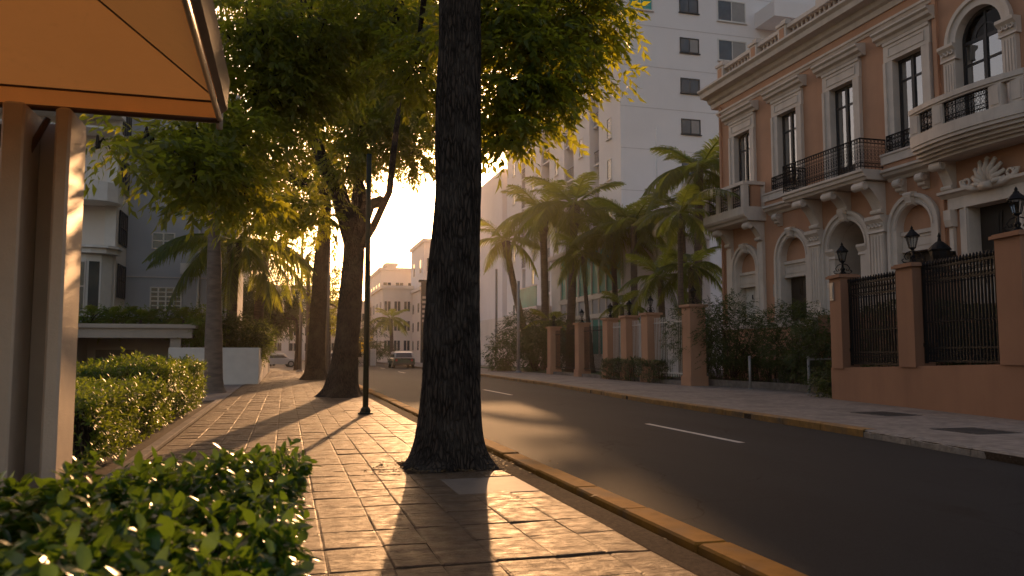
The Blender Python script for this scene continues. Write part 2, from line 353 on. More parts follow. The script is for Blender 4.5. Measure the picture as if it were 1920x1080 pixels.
def bez(a, b, c, n=8):
    a, b, c = Vector(a), Vector(b), Vector(c)
    return [a*(1-t)**2+b*2*t*(1-t)+c*t*t for t in [i/n for i in range(n+1)]]
def trunk_mesh(path, rad, n=40, rings=70, flare=.5, seed=0, rough=.06):
    """a continuous barked trunk along a path with a root flare and vertical ridges"""
    path = [Vector(p) for p in path]; L = [0]
    for i in range(1, len(path)): L.append(L[-1]+(path[i]-path[i-1]).length)
    vs, fs = [], []
    for i in range(rings):
        s = L[-1]*(i/(rings-1))**1.7
        j = max(k for k in range(len(L)) if L[k] <= s+1e-9); j = min(j, len(L)-2); u = (s-L[j])/(L[j+1]-L[j])
        p = path[j].lerp(path[j+1], u); r = rad[j]*(1-u)+rad[j+1]*u
        for k in range(n):
            q = 2*PI*k/n; cx, cy = math.cos(q), math.sin(q)
            fl = (flare*math.exp(-s/(r*.55))*(1+.5*math.sin(q*5+seed)+.3*math.sin(q*3+seed*2))+flare*.22*math.exp(-s/(r*2.2)))
            h = noise.noise(Vector((cx*5, cy*5, s*.55+seed*7)))*rough*1.3+noise.noise(Vector((cx*14, cy*14, s*1.5+seed)))*rough*.9+noise.noise(Vector((cx*1.2, cy*1.2, s*.8+seed)))*rough*1.2
            rr = r*(1+max(fl,0)+h); vs.append((p.x+cx*rr, p.y+cy*rr, p.z))
    for i in range(rings-1):
        for k in range(n): l = (k+1) % n; fs.append((i*n+k, i*n+l, (i+1)*n+l, (i+1)*n+k))
    m = MB(); m.add(vs, fs); return m
def tree(name, label, path, rad, limbs, blobs, seed, mat=None, bark=None, group=None, n=24, rings=40, flare=.5, cr={}, twigs=True, rough=.06):
    base = Vector(path[0]); t = thing(name, label, 'tree', base, group)
    trunk_mesh(path, rad, n, rings, flare, seed, rough).build('trunk', bark or m_bark, t, True)
    for pts, r0, r1 in limbs:
        k = len(pts); MB().tube(pts, [r0+(r1-r0)*i/(k-1) for i in range(k)], 10).build('limb', bark or m_bark, t, True)
    o, tips = crown('crown', mat or L_main, t, blobs, seed, **cr)
    if twigs:
        mb = MB(); rnd = random.Random(seed)
        for (c, r, nn), tp in zip(blobs, tips):
            for p in tp[:max(3, len(tp)//3)]:
                p = Vector(p); c2 = Vector(c)+Vector((rnd.uniform(-.3,.3)*r[0], rnd.uniform(-.3,.3)*r[1], -.2*r[2]))
                mid = (p+c2)/2+Vector((0,0,.12)); mb.tube([c2, mid, p], [.022,.014,.006], 4, False)
        mb.build('twigs', bark or m_bark, t)
    return t

# ================================================================== SETTING
# ---- ground, road, kerbs, pavements
struct(MB().box(-190, 190, -60, 260, -.40, -.165).build('ground', m_ground))
KERB = [(-12, 8.6), (8, 8.95), (12, 9.45), (15, 9.6), (20, 9.8), (33, 10.9), (45, 11.3), (70, 11.6), (215, 12.2)]
def kerb_x(y):
    for (a, xa), (b, xb) in zip(KERB, KERB[1:]):
        if a <= y <= b: return xa+(xb-xa)*(y-a)/(b-a)
mb = MB()
for (a, xa), (b, xb) in zip(KERB, KERB[1:]):
    ys = np.linspace(a, b, 6)
    for y0, y1 in zip(ys, ys[1:]):
        mb.add([(2.90,y0,-.12),(kerb_x(y0)+.02,y0,-.12),(kerb_x(y1)+.02,y1,-.12),(2.90,y1,-.12)], [(0,1,2,3)])
road = struct(mb.build('road', m_asphalt))
for i, (y0, y1) in enumerate([(11.3,14.8),(26,30),(41,44.6),(56,59.6),(71,74.6),(86,89.6),(101,104.6)]):
    x = 6.95+.025*max(0, y0-11); MB().add([(x-.06,y0,-.116),(x+.06,y0,-.116),(x+.085,y1,-.116),(x-.035,y1,-.116)], [(0,1,2,3)]).build('lane_marking', m_white_road, road)
# left pavement bed + pavers
side = struct(MB().box(-1.62, 2.37, -3, 62, -.16, -.010).build('sidewalk', m_mortar))
rnd = random.Random(5)
def paver_mesh(seed):
    r = random.Random(seed); m = MB(); vs = []; nx, ny = 4, 4
    b = .018
    for j in range(ny):
        for i in range(nx):
            x = [-.5, -.5+b*2, .5-b*2, .5][i]; y = [-.5, -.5+b, .5-b, .5][j]
            edge = i in (0,3) or j in (0,3)
            vs.append((x+r.uniform(-.006,.006), y+r.uniform(-.006,.006), (r.uniform(-.006,-.002) if edge else r.uniform(-.004,.004))))
    fs = [(j*nx+i, j*nx+i+1, (j+1)*nx+i+1, (j+1)*nx+i) for j in range(ny-1) for i in range(nx-1)]
    brd = [0,1,2,3,7,11,15,14,13,12,8,4]; o = len(vs)
    vs += [(vs[k][0], vs[k][1], -.05) for k in brd]
    fs += [(brd[k], o+k, o+(k+1)%12, brd[(k+1)%12]) for k in range(12)]
    return m.add(vs, fs)
PV = [paver_mesh(k) for k in range(8)]; PVM = [p.mesh('paver', m_paver) for p in PV]
cells = []
xs = [-1.6]
while xs[-1] < 2.2: xs.append(xs[-1]+rnd.uniform(.29,.40))
xs[-1] = 2.355
y = .8
while y < 61:
    l = rnd.uniform(.34,.62); skew = rnd.uniform(-.012,.012)
    for i in range(len(xs)-1):
        x0, x1 = xs[i], xs[i+1]
        parts = [(y, y+l)]
        for a, b in parts: cells.append(((x0+x1)/2, (a+b)/2+skew*(x0), x1-x0-.004, b-a-.005+rnd.uniform(-.006,.002), rnd.uniform(-.003,.0015), rnd.uniform(-.009,.006), rnd.uniform(-.005,.005), rnd.randrange(8)))
    y += l
def skip(c):                                    # tree pits and the pole's plate
    return any((c[0]-a)**2+(c[1]-b)**2 < r*r for a, b, r in ((1.85,9.25,.60),(1.62,24.5,.75),(1.40,40,.75)))
cells = [c for c in cells if not skip(c)]
SLAB = (1.55, 2.36, 7.3, 8.25)
cells = [c for c in cells if not (SLAB[0] < c[0] < SLAB[1] and SLAB[2] < c[1] < SLAB[3])]
vis = [c for c in cells if c[1] > 3.4 and not (c[0] < 0.0 and c[1] < 5.4)]; vis.sort(key=lambda c: c[1])
near = set(id(c) for c in vis[:298]); far = MB()
for c in cells:
    M = TRS((c[0], c[1], c[4]), (c[5], c[6], 0), (c[2], c[3], 1))
    if id(c) in near: put('paver', PVM[c[7]], side, M)
    else: far.add([M @ Vector(v) for v in PV[c[7]].v], PV[c[7]].f)
stuff(far.build('paver_field', m_paver, side))
MB().bev(1.56, 2.35, 7.32, 8.24, -.06, .002, .006).build('smooth_slab', m_slab, side)['label'] = 'smooth pale replacement slab in front of the tree'
for a, b, r in ((1.85,9.25,.64),(1.62,24.5,.78),(1.40,40,.78)):
    m = MB(); rr = random.Random(int(b)); pts = [(a+math.cos(q*PI/9)*r*rr.uniform(.85,1.1), b+math.sin(q*PI/9)*r*rr.uniform(.85,1.1)) for q in range(18)]
    m.add([(a,b,.03)]+[(p[0],p[1],-.02) for p in pts], [(0,1+k,1+(k+1)%18) for k in range(18)]); m.build('tree_pit_soil', m_soil, side)
struct(MB().box(2.375, 2.615, -3, 62, -.16, -.012).build('gutter_strip', m_strip))
# kerb stones, left: painted tops
lk = struct(MB().box(2.62, 2.93, -3, 62, -.20, -.06).build('left_kerb', m_strip))
y = -1; rnd = random.Random(8)
while y < 61:
    l = rnd.uniform(1.1,1.5) if y < 40 else 4
    o = MB().bev(2.70+rnd.uniform(-.012,.012), 2.945+rnd.uniform(-.008,.008), y+.008, y+l-.008, -.15, .012+rnd.uniform(-.008,.008), .016).build('kerb_stone', m_yellow, lk); y += l
# right pavement
mb = MB()
prof = [(kerb_x(y), y) for y in (-12,8,12,15,20,33,45,70,215)]
rp = struct(MB().prismZ([(x+.30, y) for x, y in prof]+[(60,215),(60,-12)], -.165, 0.0).build('right_pavement', m_conc))
m_yellow2 = Mat('faded_yellow_paint', (.22,.11,.025), .8, .3, 8, stain=1.0, stainc=(.06,.048,.04), sscale=1.6, sstretch=(1,1,1), bump=.4, bscale=40)
rk = struct(MB().prismZ([(x+.01, y) for x, y in prof]+[(x+.292, y) for x, y in prof[::-1]], -.16, -.02).build('right_kerb', m_strip))
y = -6; rnd = random.Random(3)
while y < 60:
    l = 1.25 if y < 40 else 5
    a, b = kerb_x(y), kerb_x(y+l); g = .006
    bare = y < 11.0
    j0, j1, jz = rnd.uniform(-.012,.012), rnd.uniform(-.012,.012), rnd.uniform(-.006,.008)
    m = MB()
    if bare:
        k = 7; vs = []
        for i in range(k+1):
            yy = y+g+(l-2*g)*i/k; xx = a+(b-a)*i/k
            for (dx, z) in ((0,-.15),(.0,-.03),(.06,.0),(.285,.005)): vs.append((xx+dx+rnd.uniform(-.010,.010)*(dx < .2), yy, z+rnd.uniform(-.010,.006)*(dx < .2)))
        m.add(vs, [(i*4+q, i*4+q+1, i*4+q+5, i*4+q+4) for i in range(k) for q in range(3)])
    else:
        vs = [(a+j0,y+g,-.15),(a+.288,y+g,-.15),(b+.288,y+l-g,-.15),(b+j1,y+l-g,-.15),(a+j0,y+g,-.005+jz),(a+.288,y+g,.006),(b+.288,y+l-g,.006),(b+j1,y+l-g,-.005+jz),(a+j0+.03,y+g,.012+jz),(b+j1+.03,y+l-g,.012+jz)]
        m.add(vs, [(0,1,2,3),(0,4,8,5,1),(3,2,6,9,7),(0,3,7,4),(4,7,9,8),(8,9,6,5),(1,5,6,2)])
    m.build('kerb_stone', m_kerbstone if bare else m_yellow2, rk); y += l
# pavement joints (score lines built as raised panel edges) and covers
for (px, py, sx, sy) in ((1660,776,.45,.55),(1828,808,.45,.5)):
    d = _F+_R*((px-960)/FPX)+_U*((540-py)/FPX); t = -EYE/d.z; x, y = d.x*t, d.y*t
    m = MB().box(x-sx, x+sx, y-sy, y+sy, -.02, .006)
    for k in range(5): m.box(x-sx+.06, x+sx-.06, y-sy+.1+k*.2*sy*1.9, y-sy+.13+k*.2*sy*1.9, 0, .011)
    o = m.build('utility_cover', m_iron_plate); tag(o, 'dark iron utility cover in right pavement, %s the peach wall\'s near end' % ('farther from' if px < 1700 else 'nearest'), 'cover', 'covers in the right pavement')
# left planting bed, forecourt
struct(MB().box(-7, -1.66, -3, 23.5, -.165, -.03).build('planting_bed', m_soil))
struct(MB().box(-60, -1.64, 23.51, 42, -.165, -.01).build('forecourt', m_conc))
struct(MB().bev(-1.78, -1.64, 5, 23.5, -.16, .03, .01).build('bed_edging', m_conc))

# ================================================================== TREES
def limbs_to(a, targets, r0, r1, lift=.5):
    out = []
    for c in targets:
        c = Vector(c); a_ = Vector(a); mid = (a_+c)/2+Vector((0,0,lift)); out.append((bez(a_, mid, c, 7), r0, r1))
    return out
# the big near tree
b0 = Vector((1.85, 9.25, -.03))
path = [b0, b0+Vector((.02,0,.8)), b0+Vector((.05,.02,2.0)), b0+Vector((.10,.03,3.4)), b0+Vector((.11,.05,5.0)), b0+Vector((.12,.1,6.6)), b0+Vector((.0,.2,8.2))]
rad = [.35,.325,.30,.275,.25,.235,.16]
B = []
for px, py, Y, r, n in [(1030,-10,10.6,.85,34),(1090,25,10.8,.55,20),(990,90,10.3,.70,34),(1070,110,10.6,.42,12),(950,165,10.2,.50,24),(1030,180,10.4,.36,13),(945,265,10.0,.30,9),(985,240,10.1,.22,5),(930,40,10.4,.6,26),
                        (325,285,11.2,.36,9),(375,335,11.0,.42,12),(440,360,11.6,.40,11),(280,258,11.0,.20,3),(185,275,9.6,.14,2),(360,250,11.4,.45,12),(430,265,12,.6,19),
                        (470,60,12.5,.95,40),(600,30,13,1.0,36),(740,20,13,.9,34),(490,165,12.8,.75,32),(570,175,13,.6,20),(590,110,13.2,.75,26),(780,120,12,.55,16)]:
    B.append((at(px,py,Y), (r, r, r*.8), n))
for k in range(16):
    q = k*2.4; B.append((b0+Vector((math.cos(q)*(1.2+.14*k), math.sin(q)*(1.2+.14*k)-.6, 9.4+(k%5)*.8)), (1.3,1.3,.8), 20))
top = b0+Vector((.03,.06,5.6))
lim = limbs_to(b0+Vector((0,.1,6.4)), [B[0][0], B[2][0]], .06, .010, 3.4)
lim += limbs_to(b0+Vector((-.05,.15,7.2)), [B[22][0], B[25][0], B[28][0], B[31][0], B[34][0]], .10, .02, .6)
tree('street_tree', 'nearest and largest dark barked tree in front of the kerb, hiding the sun', path, rad, lim, B, 11, n=96, rings=150, flare=.42, rough=.075, cr=dict(leaf=.17, wid=.060, per=9, K=8, clump=.30, droop=.45, shell=.2), group='dark barked street trees along the kerb')
# second tree, forked
b1 = Vector((1.62, 24.5, -.03))
f = at(665,440,24.9)
path = [b1, at(648,660,24.5), at(658,560,24.6), f, at(660,400,25)]
B = []
for px, py, Y, r, n in [(690,175,26,1.4,50),(650,130,26,1.8,75),(740,120,26,1.6,70),(800,215,25.5,.95,40),(680,240,24.6,1.2,42),(720,230,25,1.3,48),(775,285,24.5,.62,18),(800,60,26,1.6,60),(640,30,27,2,60),(670,300,24.6,.5,10),(640,320,24.3,.5,10),(560,385,23.5,.6,11),(500,400,23.5,.5,8),(605,405,24,.4,6)]:
    B.append((at(px,py,Y), (r, r*1.2, r*.8), n))
for k in range(8):
    q = k*2.4; B.append((b1+Vector((-1+math.cos(q)*3, .8+math.sin(q)*2.6, 13+(k%3)*.9)), (1.9,1.9,1.2), 40))
lim = [([f-Vector((0,0,.4)), at(632,350,24.8), at(604,300,24.6), at(585,240,24.4)], .30, .14), ([f-Vector((0,0,.3)), at(690,385,24.9), at(712,378,24.9), at(718,372,24.9)], .26, .13),
       ([at(672,470,24.9), at(700,425,24.0), at(730,360,22.3), at(742,250,21.3), at(752,180,21.0)], .13, .06), ([at(690,385,24.9), at(668,320,25), at(650,240,25.2)], .12, .05),
       ([f-Vector((0,0,.2)), at(670,370,25), at(680,260,25.2), at(690,150,25.5)], .22, .08)]
tree('street_tree', 'second dark street tree along the kerb, forked, behind the green pole', path, [.42,.37,.34,.30,.24], lim, B, 12, n=40, rings=60, flare=.5, cr=dict(leaf=.20, wid=.075, per=11, K=8, clump=.48, sl=.42, droop=.5), group='dark barked street trees along the kerb')
# third tree
b2 = Vector((1.40, 40, -.03))
path = [b2, at(594,640,40), at(600,520,40), at(607,440,40), at(612,380,40)]
B = [(at(px,py,Y), (r, r, r*.75), n) for px, py, Y, r, n in [(560,330,40,2.0,46),(460,300,38,1.9,40),(600,285,40,1.4,26),(430,260,39,2.0,36),(540,250,40,2.0,40),(645,350,41,1.3,22),(560,260,41,2.2,36),(520,390,39,1.5,22),(490,340,40,1.6,22)]]
lim = limbs_to(path[-1], [B[0][0], B[1][0], B[2][0], B[3][0]], .2, .06, .4)
tree('street_tree', 'third dark street tree along the kerb, farthest of the three thick trunks', path, [.46,.40,.36,.32,.24], lim, B, 13, n=32, rings=46, flare=.5, cr=dict(leaf=.24, wid=.08, per=9, K=7, clump=.8, sl=.5), group='dark barked street trees along the kerb')
# slender trees further up the pavement
def slim(px, py, Y, topy, rr, blobs, seed, label, bark=m_barkg, mat=None):
    base = at(px, py, Y); base.z = -.02; p = [base, at(px+1,(py*2+topy)/3,Y), at(px+2,(py+2*topy)/3,Y), at(px,topy,Y)]
    bl = [(at(a,b,Y+d), (r,r,r*.85), n) for a, b, d, r, n in blobs]
    return tree('street_tree', label, p, [rr*1.25, rr, rr*.9, rr*.6], limbs_to(p[-1], [x[0] for x in bl[:3]], rr*.5, rr*.2, .2), bl, seed, mat=mat or L_main, bark=bark, n=14, rings=24, flare=.3, cr=dict(leaf=.22, wid=.075, per=8, K=7, clump=.55, sl=.4))
slim(613, 700, 50, 570, .20, [(618,545,0,1.0,20),(635,580,.3,.8,14),(600,600,0,.6,10),(628,505,0,.8,10),(640,620,0,.5,6)], 21, 'slender grey trunk with light green tuft between the second and third dark trunks')
slim(577, 697, 55, 480, .16, [(570,500,0,1.1,14),(590,470,0,1.0,12),(560,540,0,.7,8)], 22, 'thin pale trunk close behind the third dark tree trunk')
slim(556, 690, 62, 600, .16, [(520,600,2,1.9,80),(470,585,3,2.6,150),(500,560,4,2.6,150),(455,620,2,1.6,70),(540,575,3,1.7,80),(440,565,4,2.0,90)], 23, 'round dense dark green tree behind the white planter wall', m_bark, L_dark)
slim(400, 716, 28, 385, .25, [(385,330,0,1.0,26),(430,300,.5,1.2,30),(360,290,.5,1.1,26),(480,350,.6,.9,18),(520,410,1,.7,10),(460,400,.6,.6,10)], 24, 'tall smooth pale grey trunk standing before the white planter wall')
slim(690, 690, 78, 640, .15, [(683,622,0,1.3,16),(672,640,0,.8,8),(700,612,0,.9,8)], 25, 'small leafy street tree left of the far palm', m_barkg, L_dark)

# ---- palms
def frond_mesh(kind, seed):
    r = random.Random(seed); m = MB(); N_ = 52
    el, dr = ((.9,.75),(.45,.95),(.05,1.1))[kind]
    def rp(t): return Vector((t*(1-.18*t*dr), 0, el*t*.62-dr*.62*t*t))
    pts = [rp(i/10) for i in range(11)]; m.tube(pts, [.016*(1-.85*i/10)+.002 for i in range(11)], 4, False)
    for i in range(N_):
        t = .12+.88*i/N_; p = rp(t); tan = (rp(min(1,t+.02))-rp(t-.02)).normalized()
        up = Vector((-tan.z, 0, tan.x)); ln = .30*math.sin(PI*min(1,(.18+t*.86)))**.7*r.uniform(.85,1.1)
        for s in (-1, 1):
            d = (tan*r.uniform(.45,.7)+Vector((0,s,0))*.8+up*r.uniform(.05,.35)-Vector((0,0,.25+.3*kind))).normalized()
            q = p+d*ln*.55; e = p+d*ln-Vector((0,0,ln*.22)); wv = tan*.0062+up*.002
            m.add([p-wv, p+wv, q+wv*1.3, e, q-wv*1.3], [(0,1,2,4),(4,2,3)])
    return m.mesh('frond', L_palm)
FR = [[frond_mesh(k, 10*k+j) for j in range(2)] for k in range(3)]
def palm(label, base, topp, r0, r1, L, nf, seed, bulge=False, group='palms in the garden on the right', bend=.25):
    base, topp = Vector(base), Vector(topp); rr = random.Random(seed)
    t = thing('palm_tree', label, 'palm tree', base, group)
    mid = (base+topp)/2; mid.x += (base.x-topp.x)*bend*.5
    P = bez(base, mid, topp, 28); rad = [(r0+(r1-r0)*(i/28))*(1+.05*(i % 2))*(1.35 if i == 0 else 1)*(1+(.45 if bulge and i > 24 else 0)) for i in range(29)]
    MB().tube(P, rad, 12).build('trunk', m_palmbark, t, True)
    for i in range(nf):
        q = i*2.39996+rr.uniform(-.2,.2); u = i/nf
        k = 0 if u < .3 else (1 if u < .72 else 2)
        s = L*rr.uniform(.85,1.08)*(1 if k else .9)
        M = TRS(topp+Vector((math.cos(q)*r1*.7, math.sin(q)*r1*.7, .12-.2*u)), (rr.uniform(-.15,.15), rr.uniform(-.15,.15)+(.16 if k == 2 else 0)-(.32 if k == 0 else 0), q), s)
        put('frond', FR[k][i % 2], t, M)
    return t
def pz(px, py, Y, z=.0): p = at(px, py, Y); p.z = z; return p
palm('leaning palm with curved trunk nearest the big tree trunk', pz(1003,640,60), at(948,452,60), .30, .24, 3.6, 16, 1, True, bend=-.3)
palm('tall palm with golden sunlit top, left of the pair before the white tower', pz(1024,640,56), at(1018,400,56), .30, .25, 4.6, 22, 2, True)
palm('tall palm with widest arching crown before the tower corner', pz(1068,640,50), at(1078,385,50), .30, .24, 4.9, 22, 3, True)
palm('small palm with thin curved trunk in front of the teal glazing', pz(1112,640,47), at(1093,478,46), .15, .11, 2.8, 16, 4, bend=-.2)
palm('mid height palm directly behind the iron fence, dark crown', pz(1158,640,46), at(1148,440,46), .20, .16, 3.8, 20, 5)
palm('palm with crown just left of the white flagpole', pz(1190,640,44), at(1188,420,44), .22, .18, 3.8, 20, 6)
palm('low palm with bushy fronds behind the peach corner pillar', pz(1245,640,38), at(1238,520,38), .20, .15, 2.8, 16, 7)
palm('tallest palm beside the corner of the peach mansion', pz(1306,640,40), at(1312,318,40), .26, .20, 4.3, 22, 8)
palm('palm behind and left of the tallest palm by the mansion', pz(1285,640,43), at(1278,395,43), .22, .17, 3.7, 20, 9)
palm('short palm with fronds reaching the stone balcony', pz(1300,640,36), at(1295,500,36), .18, .14, 2.6, 16, 10)
palm('low fan of fronds behind the farthest peach pillar', pz(1035,660,54), at(1032,605,54), .16, .14, 2.2, 14, 14)
palm('low palm tuft behind the paired gate pillars', pz(1170,660,42), at(1166,575,42), .14, .11, 1.9, 14, 15)
pf = palm('palm just left of the mansion with one long frond reaching before its end window', (17.25,32.9,0), (17.2,32.7,7.6), .14, .11, 2.6, 13, 16)
put('frond', FR[1][0], pf, TRS((17.25,32.6,7.7), (0,-.35,R(-80)), 4.3))
g2 = 'palms by the left buildings'
palm('broad palm behind the tall grey trunk, fronds over the grey house', pz(432,640,41), at(440,455,40), .26, .22, 4.6, 20, 17, True, g2)
palm('slimmer palm right of the broad one behind the planter wall', pz(478,650,46), at(494,478,46), .28, .22, 3.4, 18, 18, True, g2)
palm('lone small palm far down the road beside the parked car', pz(735,690,84), at(733,598,84), .20, .17, 2.6, 18, 19, False, 'palms further along the road')
for px, Y, lab in ((215,38,'low cycad tuft on the garage roof beside the bay'),(265,38,'middle cycad tuft on the garage roof'),(345,38,'cycad tuft on the garage roof nearest the grey trunk'),(178,38.5,'leftmost cycad tuft on the garage roof')):
    p = at(px, 596, Y); palm(lab, p-Vector((0,0,.55)), p-Vector((0,0,.1)), .10, .09, 1.25, 13, px, False, 'tufts on the garage roof')

# ---- hedges and shrubs
def hedge(name, label, box, n, leaf, wid, mat, seed, per=8, warp=None, group=None, parts=0, wob=.07, sides='xXyY', cat='hedge'):
    """box-shaped clipped hedge: shoots with whorls of leaves over the top and sides, twigs inside"""
    x0, x1, y0, y1, h = box; rng = np.random.default_rng(seed)
    t = thing(name, label, cat, ((x0+x1)/2, (y0+y1)/2, 0), group)
    A = {'t': (x1-x0)*(y1-y0)*1.25, 'x': h*(y1-y0), 'X': h*(y1-y0), 'y': h*(x1-x0), 'Y': h*(x1-x0)}
    keys = ['t']+list(sides); tot = sum(A[k] for k in keys); C, Ax = [], []
    for k in keys:
        m = int(n*A[k]/tot); u = rng.uniform(0,1,(m,2)); dep = np.abs(rng.normal(0,.07,m))
        if k == 't':
            X = x0+u[:,0]*(x1-x0); Yy = y0+u[:,1]*(y1-y0); Z = h-dep; nrm = np.array([0,0,1.])
        elif k in 'xX':
            X = (x0+dep if k == 'x' else x1-dep); Yy = y0+u[:,0]*(y1-y0); Z = .05+u[:,1]*(h-.05); nrm = np.array([-1. if k == 'x' else 1., 0, .5])
        else:
            Yy = (y0+dep if k == 'y' else y1-dep); X = x0+u[:,0]*(x1-x0); Z = .05+u[:,1]*(h-.05); nrm = np.array([0, -1. if k == 'y' else 1., .5])
        X = X+0*dep; Yy = Yy+0*dep; Z = Z+0*dep
        wv = np.array([noise.noise(Vector((a*1.7, b*1.7, c*1.7+seed))) for a, b, c in zip(X, Yy, Z)])
        p = np.stack([X, Yy, Z], 1)+nrm*(wv*wob*2+(rng.uniform(0,1,m) < .10)*rng.uniform(.02,.09,m))[:,None]
        # round the shoulders
        ex = np.minimum(p[:,0]-x0, x1-p[:,0]).clip(0,.2)/.2; ey = np.minimum(p[:,1]-y0, y1-p[:,1]).clip(0,.2)/.2
        if k == 't': p[:,2] -= .16*(1-ex*ey)**2
        C.append(p); Ax.append(np.tile(nrm+np.array([0,0,.35]), (m,1))+rng.normal(0,.32,(m,3)))
    C = np.concatenate(C); Ax = unit(np.concatenate(Ax)); ns = len(C)
    if warp: C[:,1] = y0+(C[:,1]-y0)*(np.array([warp(x) for x in C[:,0]])-y0)/(y1-y0)
    P, D, Nn = [], [], []
    e1 = unit(np.cross(Ax, rng.normal(0,1,(ns,3)))); e2 = np.cross(Ax, e1)
    for k in range(per):
        q = k*2.4; s = k/per
        d = unit(e1*math.cos(q)+e2*math.sin(q)+Ax*(.15+.9*s)+rng.normal(0,.22,(ns,3)))
        nn = unit(Ax*1.0-(d*(Ax*d).sum(1)[:,None])+rng.normal(0,.15,(ns,3))); nn = unit(nn-d*(nn*d).sum(1)[:,None])
        P.append(C+Ax*(leaf*(1.5*s-.7))); D.append(d); Nn.append(nn)
    P = np.concatenate(P); D = np.concatenate(D); Nn = np.concatenate(Nn); m = len(P)
    Ln = leaf*rng.uniform(.6,1.25,m); Wd = wid*rng.uniform(.75,1.2,m)
    keep = np.ones(m, bool)
    if parts:
        eye = np.array([0,0,EYE]); rel = P-eye
        dist = np.linalg.norm(rel, axis=1); fx = rel@np.array(_R)/(rel@np.array(_F)); fy = rel@np.array(_U)/(rel@np.array(_F))
        score = Ln/dist*(D[:,2] > -.5)*(np.abs(fx) < .62)*(fy > -.355)*(P[:,2] > h-.06)*((rel@np.array(_F)) > .6)
        idx = np.argsort(-score)[:parts]; keep[idx] = False
        V = [(0,0,0),(.22,.36,.03),(.5,.5,.055),(.78,.40,.01),(1,0,-.10),(.78,-.40,.01),(.5,-.5,.055),(.22,-.36,.03),(.25,0,.035),(.5,0,.045),(.8,0,0)]
        lm = MB().add(V, [(0,8,1),(1,8,9,2),(2,9,10,3),(3,10,4),(0,7,8),(8,7,6,9),(9,6,5,10),(10,5,4)]).mesh('leaf', mat, True)
        for i in idx:
            d, nn = Vector(D[i]), Vector(Nn[i]); s = nn.cross(d)
            M = Matrix(((d.x*Ln[i], s.x*Wd[i]*1.1, nn.x*Ln[i], P[i][0]), (d.y*Ln[i], s.y*Wd[i]*1.1, nn.y*Ln[i], P[i][1]), (d.z*Ln[i], s.z*Wd[i]*1.1, nn.z*Ln[i], P[i][2]), (0,0,0,1)))
            put('leaf', lm, t, M)
    stuff(put('foliage', cloud_mesh('foliage', mat, P[keep], D[keep], Nn[keep], Ln[keep], Wd[keep], .22, .10, bool(parts)), t))
    mb = MB(); rr = random.Random(seed); cnt = int(min(400, (x1-x0)*(y1-y0)*40))
    for _ in range(cnt):
        x, y = rr.uniform(x0+.15,x1-.15), rr.uniform(y0+.15,y1-.15)
        if warp: y = y0+(y-y0)*(warp(x)-y0)/(y1-y0)
        mb.tube([(x,y,0),(x+rr.uniform(-.08,.08),y+rr.uniform(-.08,.08),h*.5),(x+rr.uniform(-.15,.15),y+rr.uniform(-.15,.15),h-.04)], [.008,.006,.003], 4, False)
    mb.build('stems', m_bark, t)
    return t
hedge('hedge', 'clipped glossy green hedge in the near left corner beside the pavement', (-1.9, .0, 1.5, 4.9, .74), 4200, .066, .035, L_hedge, 31, per=9, parts=296, wob=.07, warp=lambda x: min(4.9, max(2.9, 4.95+(x+.15)*2.1)))
hedge('hedge', 'long sunlit hedge behind the canopy posts, nearer part', (-4.6, -1.95, 9.3, 14.4, .80), 3600, .085, .036, L_hedge2, 32, per=8, group='hedges in the left planting bed', wob=.10)
hedge('hedge', 'higher far end of the sunlit hedge before the garage', (-3.8, -1.95, 14.9, 21.5, 1.02), 3200, .095, .040, L_hedge2, 33, per=8, group='hedges in the left planting bed', wob=.12)
def shrub(label, c, r, n, seed, leaf=.10, wid=.03, mat=None, cat='shrub', per=9, K=8, clump=.28, group=None, droop=.25, name='shrub'):
    c = Vector(c); base = Vector((c.x, c.y, max(0, c.z-r[2]-.1))); t = thing(name, label, cat, base, group)
    o, tips = crown('foliage', mat or L_shrub, t, [(c, r, n)], seed, leaf, wid, per, K, clump, leaf*2.4, droop, .3)
    mb = MB(); rr = random.Random(seed)
    for p in tips[0][:16]:
        p = Vector(p); mb.tube([base+Vector((rr.uniform(-.1,.1),rr.uniform(-.1,.1),-.1)), base.lerp(p,.5)+Vector((0,0,.1)), p], [.025,.015,.005], 5, False)
    mb.build('stems', m_bark, t); return t
gr = 'shrubs before the mansion'
shrub('tall feathery dark shrub at the mansion steps, right of the bare stem', (16.6,27.4,2.05), (1.3,1.3,1.5), 190, 41, group=gr)
shrub('feathery shrub overhanging the corner pillar', (16.2,29.6,2.1), (1.2,1.4,1.2), 120, 42, group=gr)
shrub('dense rounded shrub left of the gate pillar, below the open door', (17.2,24.5,1.8), (1.2,1.5,1.2), 190, 43, group=gr)
shrub('shrub touching the back of the first gate pillar', (16.7,22.2,1.35), (1.0,1.1,1.1), 150, 44, group=gr)
shrub('small bush squeezed against the end of the peach wall', (15.4,20.0,.45), (.45,.55,.5), 60, 45, leaf=.08, group=gr)
shrub('shrub behind the hedge between fence and mansion wall', (17.6,31.5,1.7), (1.2,1.4,1.2), 130, 46, group=gr)
shrub('dark shrub at the foot of the leaning palm', at(1045,640,50), (1.5,1.5,1.6), 130, 47, leaf=.15, wid=.05, clump=.4)
shrub('clipped dark bush left of the fence by the grey pole', at(945,660,55), (1.2,1.2,1.3), 110, 48, leaf=.13, wid=.05, clump=.35)
shrub('bush between grey pole and farthest peach pillar', at(1005,655,52), (1.3,1.2,1.5), 120, 49, leaf=.13, wid=.05, clump=.35)
shrub('dark shrub below the teal balcony', at(985,620,58), (1.8,1.5,1.5), 120, 50, leaf=.15, wid=.055, clump=.4)
hedge('hedge', 'tall dark hedge seen through the iron railing panels', (15.2, 16.1, 9.5, 15.6, 2.35), 2200, .09, .04, L_shrub, 57)
